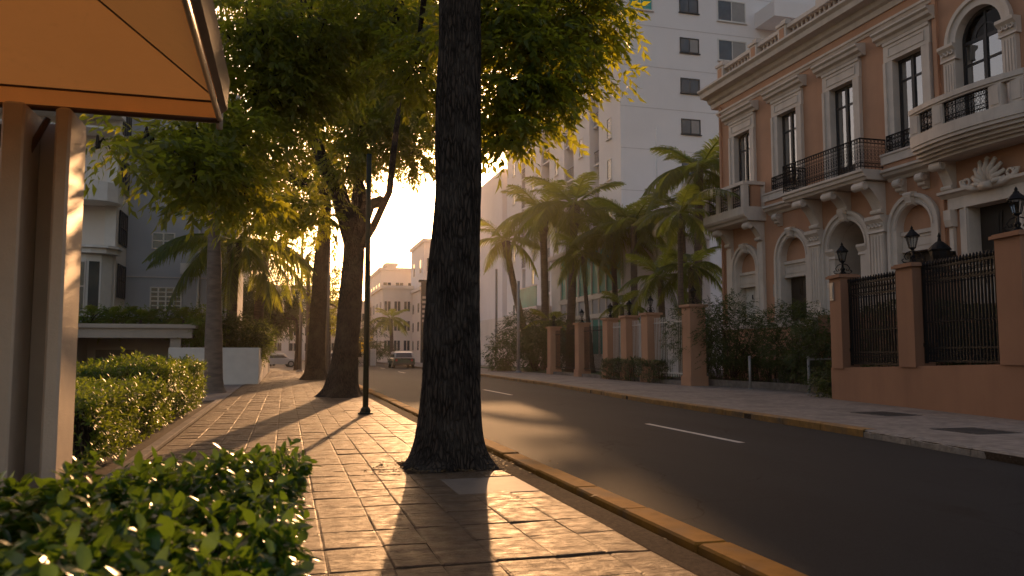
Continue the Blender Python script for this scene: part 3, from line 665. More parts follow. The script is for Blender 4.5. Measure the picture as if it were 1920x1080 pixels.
hedge('hedge', 'dark hedge behind the far iron railing panel', (15.6, 16.5, 16.2, 19.4, 2.6), 1000, .09, .04, L_shrub, 58)
hedge('hedge', 'low dark hedge at the foot of the iron fence', (15.0, 15.9, 31.0, 37.0, .95), 1500, .085, .035, L_shrub, 51, group='low hedges before the mansion')
hedge('hedge', 'low dark hedge behind the stone edging, by the handrail', (16.9, 17.9, 20.8, 30.5, .95), 2000, .085, .035, L_shrub, 52, group='low hedges before the mansion')
shrub('rounded bush spilling over the white planter wall, left part', at(375,632,36.6), (.9,.7,.7), 120, 53, leaf=.11, wid=.045, mat=L_hedge2)
shrub('dark rounded bush behind the grey trunk on the planter', at(440,625,37), (1.3,.8,.9), 170, 54, leaf=.11, wid=.045)
shrub('trailing bush at the planter corner beside the gatepost', at(487,640,39), (.45,1.2,.8), 110, 55, leaf=.11, wid=.04, mat=L_hedge2)
for k, (px, lab) in enumerate(((165,'golden ground cover on the garage roof behind the posts'),(240,'golden ground cover between the cycads on the garage roof'),(310,'low green cover on the garage roof, right half'),(375,'leafy cover at the right end of the garage roof'))):
    shrub(lab, at(px,593,38.2), (.95,.6,.32), 34, 60+k, leaf=.10, wid=.04, mat=L_hedge2, group='plants on the garage roof', cat='plant', name='ground_cover')
shrub('clump of sunlit yellow leaves beside the green pole far along the road', at(672,645,30), (.30,.3,.28), 5, 70, leaf=.12, wid=.07, mat=L_yellow, per=3, K=5, clump=.22, cat='plant', name='sunlit_leaf_plant')

# ---- fallen leaves in the gutter and round the trunk
rng = np.random.default_rng(99)
n1, n2, n3 = 240, 90, 40
q = rng.uniform(0,2*PI,n1); r_ = .42+np.abs(rng.normal(0,.28,n1))
P = np.concatenate([np.stack([1.80+np.cos(q)*r_, 9.2+np.sin(q)*r_*.9, np.full(n1,.012)],1), np.stack([2.66+rng.normal(0,.06,n2), rng.uniform(3,30,n2), np.full(n2,.004)],1), np.stack([3.05+np.abs(rng.normal(0,.16,n3)), rng.uniform(4,34,n3), np.full(n3,-.108)],1)])
n = len(P); a = rng.uniform(0,2*PI,n); D = unit(np.stack([np.cos(a), np.sin(a), rng.normal(0,.12,n)],1)); Nn = unit(np.stack([rng.normal(0,.2,n), rng.normal(0,.2,n), np.ones(n)],1)); Nn = unit(Nn-D*(Nn*D).sum(1)[:,None])
o = put('fallen_leaves', cloud_mesh('fallen_leaves', Leaf('dry_leaf', (.10,.055,.02), (.16,.10,.03), (.25,.14,.04), .2, .7), P, D, Nn, rng.uniform(.05,.10,n), rng.uniform(.02,.04,n), .25, .1)); tag(o, 'dry fallen leaves in the gutter and round the big trunk', 'leaves', kind='stuff')

# ================================================================== PEACH MANSION (facade plane x = 19, looking at -x)
FX = 19.0
mans = thing('mansion', 'peach two-storey mansion with white stone trim and wrought iron balconies', 'house', (21, 23, 0))
def fb(m, o0, o1, y0, y1, z0, z1): return m.box(FX-o1, FX-o0, y0, y1, z0, z1)
def fp(m, prof, y0, y1): return m.prismY([(FX-o, z) for o, z in prof], y0, y1)
def arch_pts(yc, zs, r, n=18): return [(yc+r*math.cos(PI*i/n), zs+r*math.sin(PI*i/n)) for i in range(n+1)]
def arch_ring(m, yc, zs, r0, r1, o0, o1, n=18):
    A, Bq = arch_pts(yc, zs, r0, n), arch_pts(yc, zs, r1, n)
    for i in range(n):
        q = [A[i], Bq[i], Bq[i+1], A[i+1]]
        m.add([(FX-o0,y,z) for y,z in q]+[(FX-o1,y,z) for y,z in q], [(4,5,6,7),(0,1,5,4),(1,2,6,5),(2,3,7,6),(3,0,4,7)])
    return m
Y0, Y1, ZB, ZT = 11.0, 32.1, 0.0, 13.0
UP = [30.2, 26.95, 23.7, 20.55]                       # rectangular french windows upstairs
rects = [(c-.62, c+.62, 7.55, 10.83) for c in UP]+[(12.6,13.9,7.55,10.83)]
arches = [(30.12,.74,2.52,4.85,'white'),(26.8,.80,2.52,5.0,'dark'),(23.7,.94,2.52,5.0,'deep'),(20.55,.72,2.52,5.25,'dark')]
rects.append((16.75, 18.45, 2.6, 5.5))                 # big doorway under the bowed balcony
AW = (17.8, .80, 7.4, 10.42)                           # arched window upstairs
def facade_skin(m, rects, arcs, thick=.45, rv=None):
    rv = rv or m
    ys = sorted({Y0, Y1, *[v for r in rects for v in r[:2]], *[v for a in arcs for v in (a[0]-a[1], a[0]+a[1])]})
    zs = sorted({ZB, ZT, *[v for r in rects for v in r[2:4]], *[v for a in arcs for v in (a[2], a[3], a[3]+a[1])]})
    for ya, yb in zip(ys, ys[1:]):
        for za, zb in zip(zs, zs[1:]):
            yc, zc = (ya+yb)/2, (za+zb)/2
            if any(r[0] < yc < r[1] and r[2] < zc < r[3] for r in rects): continue
            if any(a[0]-a[1] < yc < a[0]+a[1] and a[2] < zc < a[3]+a[1] for a in arcs): continue
            m.add([(FX,ya,za),(FX,yb,za),(FX,yb,zb),(FX,ya,zb)], [(0,1,2,3)])
    for r in rects:
        a, b, c, d = r; th_ = .22 if c > 7 else thick
        for q in [((a,c),(b,c)),((b,c),(b,d)),((b,d),(a,d)),((a,d),(a,c))]:
            rv.add([(FX,*q[0]),(FX,*q[1]),(FX+th_,*q[1]),(FX+th_,*q[0])], [(0,1,2,3)])
    for a in arcs:
        P = arch_pts(a[0], a[3], a[1]); top = a[3]+a[1]
        for p, q in zip(P, P[1:]):
            m.add([(FX,*p),(FX,*q),(FX,q[0],top),(FX,p[0],top)], [(0,1,2,3)])
        loop = [(a[0]+a[1],a[2])]+P+[(a[0]-a[1],a[2])]
        for p, q in zip(loop, loop[1:]): rv.add([(FX,*p),(FX,*q),(FX+(.22 if a[2] > 7 else thick),*q),(FX+(.22 if a[2] > 7 else thick),*p)], [(0,1,2,3)])
    return m
arcs = [(a[0],a[1],a[2],a[3]) for a in arches]+[(AW[0],AW[1],AW[2],AW[3])]
rv = MB(); m = facade_skin(MB(), rects, arcs, rv=rv); rv.build('opening_reveals', m_trim, mans)['kind'] = 'stuff'
m.add([(FX,Y1,ZB),(FX+14,Y1,ZB),(FX+14,Y1,ZT),(FX,Y1,ZT)], [(0,1,2,3)]).add([(FX,Y0,ZB),(FX+14,Y0,ZB),(FX+14,Y0,ZT),(FX,Y0,ZT)], [(0,1,2,3)])
m.add([(FX+14,Y0,ZB),(FX+14,Y1,ZB),(FX+14,Y1,ZT),(FX+14,Y0,ZT)], [(0,1,2,3)])
m.build('wall', m_pink, mans)
MB().box(FX+.01, FX+14, Y0, Y1, ZT, ZT+.15).build('roof', m_tower2, mans)
# projecting pavilion strip and plinths
m = MB(); fb(m, .0, .10, 19.30, 19.45, 2.6, 12.3); m.build('wall_strip', m_pink, mans)
m = MB(); fp(m, [(0,2.30),(.16,2.30),(.16,2.46),(.10,2.52),(0,2.52)], Y0, 32.14); m.build('base_moulding', m_trim, mans)
m = MB(); fb(m, .0, .09, Y0, 32.12, 0, 2.298); m.build('plinth', m_pink, mans)
# cornice, string course, belt
m = MB(); fp(m, [(-.3,12.62),(.06,12.62),(.10,12.80),(.22,12.86),(.30,13.02),(.62,13.06),(.66,13.24),(.78,13.34),(.78,13.42),(-.3,13.42)], Y0, 32.75); m.build('cornice', m_trim, mans)
m = MB(); fp(m, [(0,12.10),(.05,12.10),(.09,12.18),(.14,12.20),(.14,12.28),(0,12.30)], Y0, 32.2); m.build('string_course', m_trim, mans)
for a, b in ((Y0,16.0),(19.6,21.55),(26.3,28.3)):
    m = MB(); fp(m, [(0,6.86),(.08,6.86),(.14,6.95),(.30,7.02),(.34,7.10),(.42,7.14),(.42,7.22),(0,7.26)], a, b); m.build('belt_moulding', m_trim, mans)
    m = MB(); fb(m, 0, .30, a+.05, b-.05, 7.262, 7.40); m.build('belt_band', m_pink, mans)
    m = MB(); fp(m, [(0,7.402),(.36,7.402),(.36,7.66),(.40,7.68),(.40,7.74),(0,7.76)], a, b); m.build('window_ledge', m_trim, mans)
# parapet with balusters
m = MB(); fb(m, -.25, .10, Y0, 32.0, 13.425, 13.60); fb(m, -.25, .12, Y0, 32.05, 14.15, 14.30); par = m.build('parapet', m_trim, mans)
posts = [31.75, 29.05, 27.0, 22.8, 18.6, 14.4]
for p in posts:
    m = MB(); fb(m, -.28, .16, p-.26, p+.26, 13.602, 14.32); fb(m, -.34, .22, p-.32, p+.32, 14.322, 14.44); fb(m, -.16, .08, p-.16, p+.16, 14.442, 14.6); m.build('parapet_post', m_trim, par)
    m = MB(); fb(m, .162, .175, p-.15, p+.15, 13.72, 14.22); m.build('post_panel', m_pink, par)
m = MB()
for a, b in zip(posts[1:], posts):
    n = max(3, int((b-a-.6)/.26))
    for i in range(n):
        y = a+.34+(b-a-.68)*(i+.5)/n; m.lathe(FX+.07, y, [(.05,13.6),(.085,13.72),(.09,13.80),(.045,13.95),(.05,14.08),(.075,14.15)], 8)
stuff(m.build('balusters', m_trim, par)); m = MB(); fb(m, -.32, -.26, Y0, 32, 13.6, 14.15); m.build('parapet_back', m_pink, par)
# set-back third storey with columns
m = MB(); m.box(FX+3.0, FX+13, 11.2, 28.2, 13.15, 18.2); m.build('upper_storey', m_trim, mans)
for yy in (28.0, 25.9, 23.0, 20.1):
    m = MB(); m.box(FX+2.45, FX+2.99, yy-.3, yy+.3, 13.15, 17.0); m.box(FX+2.3, FX+2.99, yy-.42, yy+.42, 17.0, 17.35); m.build('upper_column', m_trim, mans)
for yy in (24.45, 21.55):
    m = MB(); m.box(FX+2.93, FX+2.998, yy-.8, yy+.8, 13.6, 16.6); m.build('upper_window', m_black, mans)
m = MB(); m.box(FX+2.0, FX+13, 11, 28.6, 17.36, 18.0); m.build('upper_cornice', m_trim, mans)

def french_window(yc, hw, z0, z1, arch=0, curtain=True):
    o = -.15
    m = MB(); fw = .09
    fb(m, o-.06, o, yc-hw, yc-hw+fw, z0, z1); fb(m, o-.06, o, yc+hw-fw, yc+hw, z0, z1); fb(m, o-.06, o+.02, yc-.06, yc+.06, z0, z1)
    fb(m, o-.06, o, yc-hw, yc+hw, z1-.10, z1); fb(m, o-.06, o, yc-hw, yc+hw, z0, z0+.35); fb(m, o-.055, o-.005, yc-hw, yc+hw, z1-.75, z1-.68)
    if arch:
        arch_ring(m, yc, z1, arch-.10, arch, o-.06, o); fb(m, o-.05, o-.01, yc-.04, yc+.04, z1, z1+arch-.08)
        arch_ring(m, yc, z1, arch*.45-.04, arch*.45, o-.05, o-.01)
    wdw = m.build('window', m_frame, mans)
    m = MB(); m.add([(FX-o+.03,yc-hw,z0),(FX-o+.03,yc+hw,z0),(FX-o+.03,yc+hw,z1),(FX-o+.03,yc-hw,z1)], [(0,1,2,3)])
    if arch: P = arch_pts(yc, z1, arch-.03); m.add([(FX-o+.03,*p) for p in P], [tuple(range(len(P)))])
    m.build('pane', m_glass, wdw)
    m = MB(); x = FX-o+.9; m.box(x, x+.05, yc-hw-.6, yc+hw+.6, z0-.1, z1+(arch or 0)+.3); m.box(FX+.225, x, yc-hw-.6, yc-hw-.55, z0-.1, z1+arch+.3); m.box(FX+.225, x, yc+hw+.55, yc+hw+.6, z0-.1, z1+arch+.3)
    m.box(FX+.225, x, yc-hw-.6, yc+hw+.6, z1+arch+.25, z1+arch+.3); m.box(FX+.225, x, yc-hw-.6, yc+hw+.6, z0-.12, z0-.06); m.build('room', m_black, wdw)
    if curtain:
        m = MB()
        for s, wdt in ((-1,.15),(1,.11)):
            P = [(FX+.30+.05*math.sin(i*1.9), yc+s*(hw-.02-wdt*i/10)) for i in range(11)]
            m.add([(x,y,z0) for x,y in P]+[(x,y,z1-.05) for x,y in P], [(i,i+1,12+i,11+i) for i in range(10)])
        m.build('curtain', m_curtain, wdw)
for c in UP+[13.25]:
    french_window(c, .62, 7.55, 10.83)
    m = MB()
    for s in (-1, 1): fb(m, 0, .10, c+s*.62, c+s*.97, 7.4, 10.832); fb(m, .101, .15, c+s*.87, c+s*.985, 7.4, 10.83)
    fb(m, 0, .11, c-.99, c+.99, 10.835, 11.50); fb(m, .111, .15, c-.99, c+.99, 11.40, 11.505); fb(m, .111, .135, c-.78, c+.78, 10.98, 11.02); fb(m, .111, .135, c-.78, c+.78, 11.27, 11.31)
    fb(m, .111, .135, c-.78, c-.74, 11.021, 11.269); fb(m, .111, .135, c+.74, c+.78, 11.021, 11.269)
    fp(m, [(0,11.51),(.16,11.51),(.20,11.60),(.32,11.66),(.34,11.76),(.42,11.82),(.42,11.88),(0,11.95)], c-1.22, c+1.22)
    m.build('window_surround', m_trim, mans)
# arched window upstairs
french_window(AW[0], AW[1], AW[2], AW[3], AW[1])
m = MB(); arch_ring(m, AW[0], AW[3], AW[1], 1.10, 0, .12); arch_ring(m, AW[0], AW[3], 1.02, 1.14, .121, .19); m.build('arch_surround', m_trim, mans)
for s in (-1, 1):
    c = AW[0]+s*1.02; m = MB(); fb(m, 0, .15, c-.22, c+.22, 7.4, 9.95)
    for k in range(4): fb(m, .151, .175, c-.17+k*.095, c-.12+k*.095, 7.8, 9.85)
    p = m.build('pilaster', m_trim, mans)
    m = MB(); fp(m, [(0,9.952),(.20,9.952),(.17,10.02),(.19,10.22),(.30,10.33),(.30,10.42),(0,10.42)], c-.29, c+.29)
    for k in range(3): m.ring((FX-.22, c-.16+k*.16, 10.18), 'x', .055, .03, 8, 4)
    m.build('capital', m_trim, p)
# ground floor arches
def volute_key(yc, z):
    m = MB(); m.prismY([(FX-.02,z-.34),(FX-.20,z-.30),(FX-.30,z-.05),(FX-.24,z+.10),(FX-.02,z+.12)], yc-.13, yc+.13); m.tube([(FX-.24,yc-.17,z+.02),(FX-.24,yc+.17,z+.02)], .075, 10); m.tube([(FX-.20,yc-.14,z-.22),(FX-.20,yc+.14,z-.22)], .05, 8)
    return m
for yc, r, z0, zs, kind in arches:
    m = MB(); R1 = r+.32
    arch_ring(m, yc, zs, r, R1, 0, .10); arch_ring(m, yc, zs, R1-.10, R1+.02, .101, .17); arch_ring(m, yc, zs, r+.04, r+.10, .101, .13)
    for s in (-1, 1): fb(m, 0, .10, yc+s*r, yc+s*R1, z0, zs); fb(m, .101, .17, yc+s*(R1-.10), yc+s*(R1+.02), z0, zs); fb(m, 0, .2, yc+s*(r-.005), yc+s*(R1+.04), z0, z0+.22)
    m.build('arch_surround', m_trim, mans); volute_key(yc, zs+R1-.05).build('keystone', m_trim, mans)
    if kind != 'deep':
        d = MB(); dm = m_white if kind == 'white' else m_doorwood; zt = zs-.75
        x = FX+.38
        d.box(x, x+.06, yc-r, yc+r, z0, zt); dr = d.build('door', dm, mans)
        for s in (-1, 1):
            for za, zb in ((z0+.15, z0+.8), (z0+.95, zt-.15)):
                q = MB(); q.box(x-.025, x-.002, yc+s*.07, yc+s*(r-.12), za, zb); q.box(x-.04, x-.026, yc+s*.14, yc+s*(r-.19), za+.07, zb-.07); q.build('panel', dm, dr)
        q = MB(); q.tube([(x-.10,yc+.09,z0+1.05),(x-.10,yc+.09,z0+1.25)], .02, 6); q.build('handle', m_iron, dr)
        q = MB(); q.box(FX+.12, FX+.30, yc-r+.01, yc+r-.01, zt, zs-.12); q.box(FX+.06, FX+.119, yc-r+.01, yc+r-.01, zs-.22, zs-.10); q.box(FX+.08, FX+.119, yc-r+.01, yc+r-.01, zt, zt+.07)
        q.box(FX+.10, FX+.119, yc-r+.14, yc+r-.14, zt+.16, zt+.19); q.box(FX+.10, FX+.119, yc-r+.14, yc+r-.14, zs-.32, zs-.29); q.build('transom_panel', m_trim, mans)
        P = arch_pts(yc, zs, r); q = MB(); q.add([(FX+.2,yc+r,zs-.12)]+[(FX+.2,*p) for p in P]+[(FX+.2,yc-r,zs-.12)], [tuple(range(len(P)+2))]); q.build('tympanum', m_pink, mans)
    else:
        q = MB(); P = arch_pts(yc, zs, r-.02)
        loop = [(yc+r-.02, z0)]+P+[(yc-r+.02, z0)]
        for p, s in zip(loop, loop[1:]): q.add([(FX+.44,*p),(FX+.44,*s),(FX+1.5,*s),(FX+1.5,*p)], [(0,1,2,3)])
        q.build('porch_vault', m_trim, mans)
        q = MB(); P2 = arch_pts(yc, zs-.25, r*.80); P1 = arch_pts(yc, zs, r)
        for (a, b), (c, d) in zip(zip(P1, P1[1:]), zip(P2, P2[1:])): q.add([(FX+1.48,*a),(FX+1.48,*b),(FX+1.48,*d),(FX+1.48,*c)], [(0,1,2,3)])
        for s in (-1, 1): q.box(FX+1.46, FX+1.6, yc+s*r, yc+s*r*.8, z0, zs)
        q.build('inner_arch', m_trim, mans)
        q = MB(); P = arch_pts(yc, zs-.25, r*.82); q.add([(FX+1.7,yc+r*.82,z0)]+[(FX+1.7,*p) for p in P]+[(FX+1.7,yc-r*.82,z0)], [tuple(range(len(P)+2))]); q.box(FX+1.66, FX+1.699, yc-.03, yc+.03, z0, zs+.4); q.build('door', m_doorwood, mans)
        for s in (-1, 1):
            c = yc+s*(r-.12); q = MB(); q.box(FX-.06, FX+.25, c-.15, c+.15, z0, zs-.35); q.build('jamb_pilaster', m_trim, mans)
            q = MB(); fp(q, [(-.3,zs-.348),(.10,zs-.348),(.08,zs-.25),(.18,zs-.08),(.18,zs),(-.3,zs)], c-.22, c+.22); q.build('impost', m_trim, mans)
# fluted columns beside the porch, with console brackets up to the iron balcony
def console(m, yc, z0, z1, out, wd, o0=0):
    P = []
    for i in range(15):
        t = i/14; o = o0+.10+(out-.10)*(t**2.2); z = z0+(z1-.02-z0)*t-.16*math.sin(PI*t)*(1-t)
        P.append((o, z))
    prof = [(0,z1-.02)]+[(0,z0)]+P+[(out,z1-.02)]
    m.prismY([(FX-o,z) for o,z in prof], yc-wd/2, yc+wd/2)
    m.tube([(FX-out+.10,yc-wd/2-.03,z1-.18),(FX-out+.10,yc+wd/2+.03,z1-.18)], .14, 12); m.tube([(FX-.17-o0,yc-wd/2-.03,z0+.16),(FX-.17-o0,yc+wd/2+.03,z0+.16)], .08, 10)
    for s in (-1, 1): m.ring((FX-out+.10, yc+s*(wd/2+.03), z1-.18), 'y', .09, .025, 10, 4)
    return m
for yc in (25.28, 22.02):
    m = MB(); fb(m, 0, .22, yc-.30, yc+.30, 2.85, 5.25)
    for k in range(4): fb(m, .221, .25, yc-.25+k*.14, yc-.18+k*.14, 3.15, 5.15)
    pl = m.build('pilaster', m_trim, mans)
    m = MB(); fb(m, 0, .30, yc-.38, yc+.38, 2.5, 2.85); fb(m, 0, .27, yc-.35, yc+.35, 2.851, 3.05); m.build('pedestal', m_trim, pl)
    m = MB(); fp(m, [(0,5.252),(.28,5.252),(.24,5.33),(.27,5.55),(.38,5.68),(.38,5.80),(0,5.80)], yc-.38, yc+.38)
    for k in range(4): m.ring((FX-.28, yc-.24+k*.16, 5.5), 'x', .06, .03, 8, 4)
    m.build('capital', m_trim, pl)
    console(MB(), yc, 5.80, 6.94, .92, .46).build('bracket', m_trim, mans)
console(MB(), 23.7, 6.15, 6.94, .85, .46).build('bracket', m_trim, mans)
for yc in (27.6, 20.95, 20.0): console(MB(), yc, 6.35, 6.87, .34, .22).build('small_bracket', m_trim, mans)
for yc in (19.05, 15.7): console(MB(), yc, 6.0, 6.98, .62, .34).build('bracket', m_trim, mans)
for yc in (31.35, 28.95):
    console(MB(), yc, 5.85, 6.72, .80, .36).build('bracket', m_trim, mans)
    m = MB(); fb(m, 0, .14, yc-.2, yc+.2, 2.52, 5.84); m.build('pilaster', m_trim, mans)
def railing(m, pts, z0, z1, gap=.13, rings=True, th=.011):
    """iron railing along a polyline of (x,y)"""
    for a, b in zip(pts, pts[1:]):
        a, b = Vector((*a,0)), Vector((*b,0)); L = (b-a).length; n = max(2, int(L/gap)); d = (b-a)/n
        for z, t in ((z1,.024),(z1-.14,.014),(z0+.10,.016),(z0+.22,.012)): m.tube([a+Vector((0,0,z)), b+Vector((0,0,z))], t, 4)
        for i in range(n+1):
            p = a+d*i; m.tube([p+Vector((0,0,z0)), p+Vector((0,0,z1))], th*(1.8 if i in (0,n) else 1), 4, False)
            if rings and i < n:
                c = p+d*.5; ax = 'x' if abs(d.y) > abs(d.x) else 'y'
                zz = (z0+z1)/2
                for k, (dz, rr) in enumerate(((0,.05),(.12,.045),(-.12,.045),(.245,.035),(-.245,.035))): m.ring((c.x,c.y,zz+dz), ax, rr, .008, 8, 3)
                m.ring((c.x,c.y,z1-.07), ax, .05, .008, 8, 3); m.ring((c.x,c.y,z0+.16), ax, .045, .008, 8, 3)
    return m
# iron balcony in the middle
m = MB(); fp(m, [(0,6.95),(.86,6.95),(.90,7.02),(.98,7.06),(1.00,7.16),(1.06,7.20),(1.06,7.28),(0,7.28)], 21.6, 26.05); bal = m.build('balcony', m_trim, mans); bal['label'] = 'long iron railed balcony over the porch'
railing(MB(), [(FX,25.95),(FX-1,25.95),(FX-1,21.72),(FX,21.72)], 7.29, 8.32).build('railing', m_iron, bal)
# low sill railings
for a, b in ((27.7,26.2),(21.3,19.75)):
    railing(MB(), [(FX,a),(FX-.32,a),(FX-.32,b),(FX,b)], 7.77, 8.30, .12).build('sill_railing', m_iron, mans)
# stone balcony on the left
m = MB(); fp(m, [(0,6.73),(.84,6.73),(.90,6.82),(1.0,6.88),(1.06,6.98),(1.06,7.30),(0,7.30)], 28.62, 31.9); bal = m.build('balcony', m_trim, mans); bal['label'] = 'white stone balcony at the mansion\'s far end'
m = MB(); fb(m, .76, 1.04, 28.64, 31.88, 8.22, 8.36); fb(m, 0, .759, 28.64, 28.92, 8.22, 8.36); fb(m, 0, .759, 31.60, 31.88, 8.22, 8.36)
for yy in (28.78, 29.8, 30.75, 31.74): fb(m, .78, 1.01, yy-.12, yy+.12, 7.302, 8.218)
for s, yy in ((0,28.78),(1,31.74)): fb(m, 0, .06, yy-.12, yy+.12, 7.302, 8.218)
m.build('stone_parapet', m_trim, bal)
m = MB(); fb(m, .20, .62, 28.72, 28.84, 7.302, 8.218); m.build('parapet_panel', m_pink, bal)
m = MB()
for a, b in ((28.95,29.65),(29.95,30.62),(30.9,31.58)): railing(m, [(FX-.9,a),(FX-.9,b)], 7.31, 8.21, .15)
m.build('railing', m_iron, bal)
# bowed stone balcony on the right
def bow(y): t = (y-17.55)/1.95; return 1.05+.28*(1-t*t)
YB = [15.6+3.9*i/16 for i in range(17)]
def bowslab(m, f0, f1, z0, z1):
    for a, b in zip(YB, YB[1:]):
        q = [(FX-f0(a),a),(FX-f0(b),b),(FX-f1(b),b),(FX-f1(a),a)]; m.prismZ(q, z0, z1)
    return m
m = MB()
for sc_, z0, z1 in ((.60,6.93,7.02),(.70,7.021,7.10),(.80,7.101,7.20),(.90,7.201,7.30),(.97,7.301,7.40),(1.0,7.401,7.72)): bowslab(m, lambda y: 0, lambda y, k=sc_: bow(y)*k, z0, z1)
bal = m.build('balcony', m_trim, mans, False); bal['label'] = 'bowed white stone balcony under the arched window'
m = MB(); bowslab(m, lambda y: bow(y)-.26, lambda y: bow(y)+.02, 8.40, 8.55); bowslab(m, lambda y: bow(y)-.22, lambda y: bow(y)-.02, 8.34, 8.399)
fb(m, 0, 1.02, 19.28, 19.52, 8.40, 8.549); fb(m, 0, 1.02, 15.58, 15.82, 8.40, 8.549)
for yy in (19.25, 18.2, 16.35, 15.8):
    o = bow(yy); fb(m, o-.25, o-.03, yy-.19, yy+.19, 7.722, 8.339); fb(m, o-.029, o-.012, yy-.13, yy+.13, 7.80, 8.28)
m.build('stone_parapet', m_trim, bal)
m = MB(); fb(m, .1, .8, 15.66, 15.76, 7.722, 8.399); m.build('parapet_panel', m_pink, bal)
m = MB(); railing(m, [(FX-bow(y)+.13, y) for y in (16.55,17.1,17.6,18.0)], 7.73, 8.33, .13); railing(m, [(FX-bow(y)+.13, y) for y in (18.4,18.75,19.05)], 7.73, 8.33, .13); m.build('railing', m_iron, bal)
# doorway below with shell cartouche
d0, d1 = 16.75, 18.45
m = MB()
for s, yy in ((-1,d0),(1,d1)): fb(m, 0, .08, yy, yy+s*.30, 2.6, 5.5); fb(m, .081, .14, yy+s*.02, yy+s*.09, 2.6, 5.5); fb(m, 0, .12, yy+s*.52, yy+s*.66, 2.6, 5.0); fp(m, [(0,5.002),(.2,5.002),(.26,5.2),(.26,5.5),(0,5.5)], yy+s*.46-(.26 if s > 0 else 0)+(.26 if s>0 else 0), yy+s*.72)
fb(m, 0, .10, d0-.7, d1+.7, 5.502, 5.86); fb(m, .101, .14, d0-.3, d1+.3, 5.502, 5.58); fp(m, [(0,5.862),(.12,5.862),(.20,5.95),(.30,5.98),(.30,6.06),(0,6.10)], d0-.9, d1+.9)
m.build('door_surround', m_trim, mans)
m = MB(); m.box(FX+.36, FX+.44, d0, d1, 2.6, 5.5); dr = m.build('door', m_doorwood, mans)
for s in (-1, 1):
    c = (d0+d1)/2+s*.43
    for za, zb in ((2.75,3.5),(3.65,5.3)): m = MB(); m.box(FX+.33, FX+.358, c-.33, c+.33, za, zb); m.box(FX+.312, FX+.329, c-.24, c+.24, za+.09, zb-.09); m.build('panel', m_doorwood, dr)
m = MB(); cy, cz = 17.6, 5.98
for i in range(9):
    q = PI*(.06+.88*i/8); L = .52+.22*math.sin(q)**2
    m.tube([(FX-.14,cy,cz), (FX-.30,cy+math.cos(q)*L*.6,cz+math.sin(q)*L*.6), (FX-.20,cy+math.cos(q)*L,cz+math.sin(q)*L)], [.06,.085,.055], 8)
    m.lathe(FX-.2, cy+math.cos(q)*L, [(.02,cz+math.sin(q)*L-.07),(.075,cz+math.sin(q)*L),(.02,cz+math.sin(q)*L+.07)], 8)
for s in (-1, 1): m.tube([(FX-.16,cy+s*.1,cz-.05),(FX-.24,cy+s*.5,cz-.02),(FX-.22,cy+s*.85,cz+.10),(FX-.18,cy+s*.95,cz+.28),(FX-.18,cy+s*.8,cz+.30)], [.07,.09,.08,.06,.03], 8); m.ring((FX-.2,cy+s*.72,cz+.2), 'x', .10, .045, 10, 5)
m.tube([(FX-.3,cy-.18,cz-.02),(FX-.3,cy+.18,cz-.02)], .11, 10); m.build('shell_cartouche', m_trim, mans, True)
m = MB(); m.box(FX-.30, FX-.04, 19.0, 19.14, 3.95, 4.1); m.prismY([(FX-.30,4.1),(FX-.02,4.1),(FX-.06,4.28),(FX-.26,4.28)], 18.97, 19.17); m.box(FX-.1, FX, 19.05, 19.09, 4.28, 4.4); m.build('wall_lamp', m_iron, mans)
m = MB(); m.box(FX-.04, FX, 28.0, 28.22, 3.55, 4.05); m.box(FX-.055, FX-.041, 28.04, 28.18, 3.62, 3.98); m.build('plaque', m_pole, mans)
m = MB(); m.tube([(FX-.08,31.95,.1),(FX-.08,31.95,12.5)], .06, 8); m.build('downpipe', m_pink, mans)
# raised terrace behind the railings
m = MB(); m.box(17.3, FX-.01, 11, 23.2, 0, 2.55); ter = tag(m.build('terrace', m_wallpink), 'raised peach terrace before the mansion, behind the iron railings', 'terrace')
m = MB(); m.box(17.22, 17.55, 11, 22.6, 3.40, 3.54); m.box(17.25, 17.52, 11, 22.6, 2.552, 2.68); m.build('coping', m_trim, ter)
m = MB()
for k in range(56): m.lathe(17.385, 11.2+k*.2, [(.05,2.68),(.085,2.80),(.09,2.90),(.04,3.10),(.045,3.28),(.08,3.40)], 8)
stuff(m.build('balusters', m_trim, ter))
m = MB()
for k in range(9): m.box(17.3+.0, 18.9, 23.21+k*.3, 23.51+k*.3, 0, 2.5-k*.27)
tag(m.build('entrance_steps', m_conc), 'stone steps hidden behind shrubs at the mansion porch', 'steps')

# ================================================================== FRONT GARDEN WALL, PILLARS, RAILINGS
def lerp(a, b, t): return a+(b-a)*t
WA, WB = Vector((14.82,19.37,0)), Vector((13.3,10.2,0)); wd = (WB-WA).normalized(); wn = Vector((-wd.y, wd.x, 0)) if True else 0
if wn.x < 0: wn = -wn
def wl(s, o, z): p = WA+wd*s+wn*o; return (p.x, p.y, z)
WLEN = (WB-WA).length
m = MB(); z0, z1 = .87, 1.14
m.add([wl(0,0,-.05),wl(WLEN,0,-.05),wl(WLEN,.42,-.05),wl(0,.42,-.05),wl(0,0,z0),wl(WLEN,0,z1),wl(WLEN,.42,z1),wl(0,.42,z0)], [(0,1,2,3),(4,5,6,7),(0,1,5,4),(1,2,6,5),(2,3,7,6),(3,0,4,7)])
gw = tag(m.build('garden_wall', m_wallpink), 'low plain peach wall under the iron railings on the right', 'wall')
def wallz(s): return z0+(z1-z0)*s/WLEN
def obox(m, s0, s1, o0, o1, z0, z1):
    return m.add([wl(s0,o0,z0),wl(s1,o0,z0),wl(s1,o1,z0),wl(s0,o1,z0),wl(s0,o0,z1),wl(s1,o0,z1),wl(s1,o1,z1),wl(s0,o1,z1)], [(0,3,2,1),(4,5,6,7),(0,1,5,4),(1,2,6,5),(2,3,7,6),(3,0,4,7)])
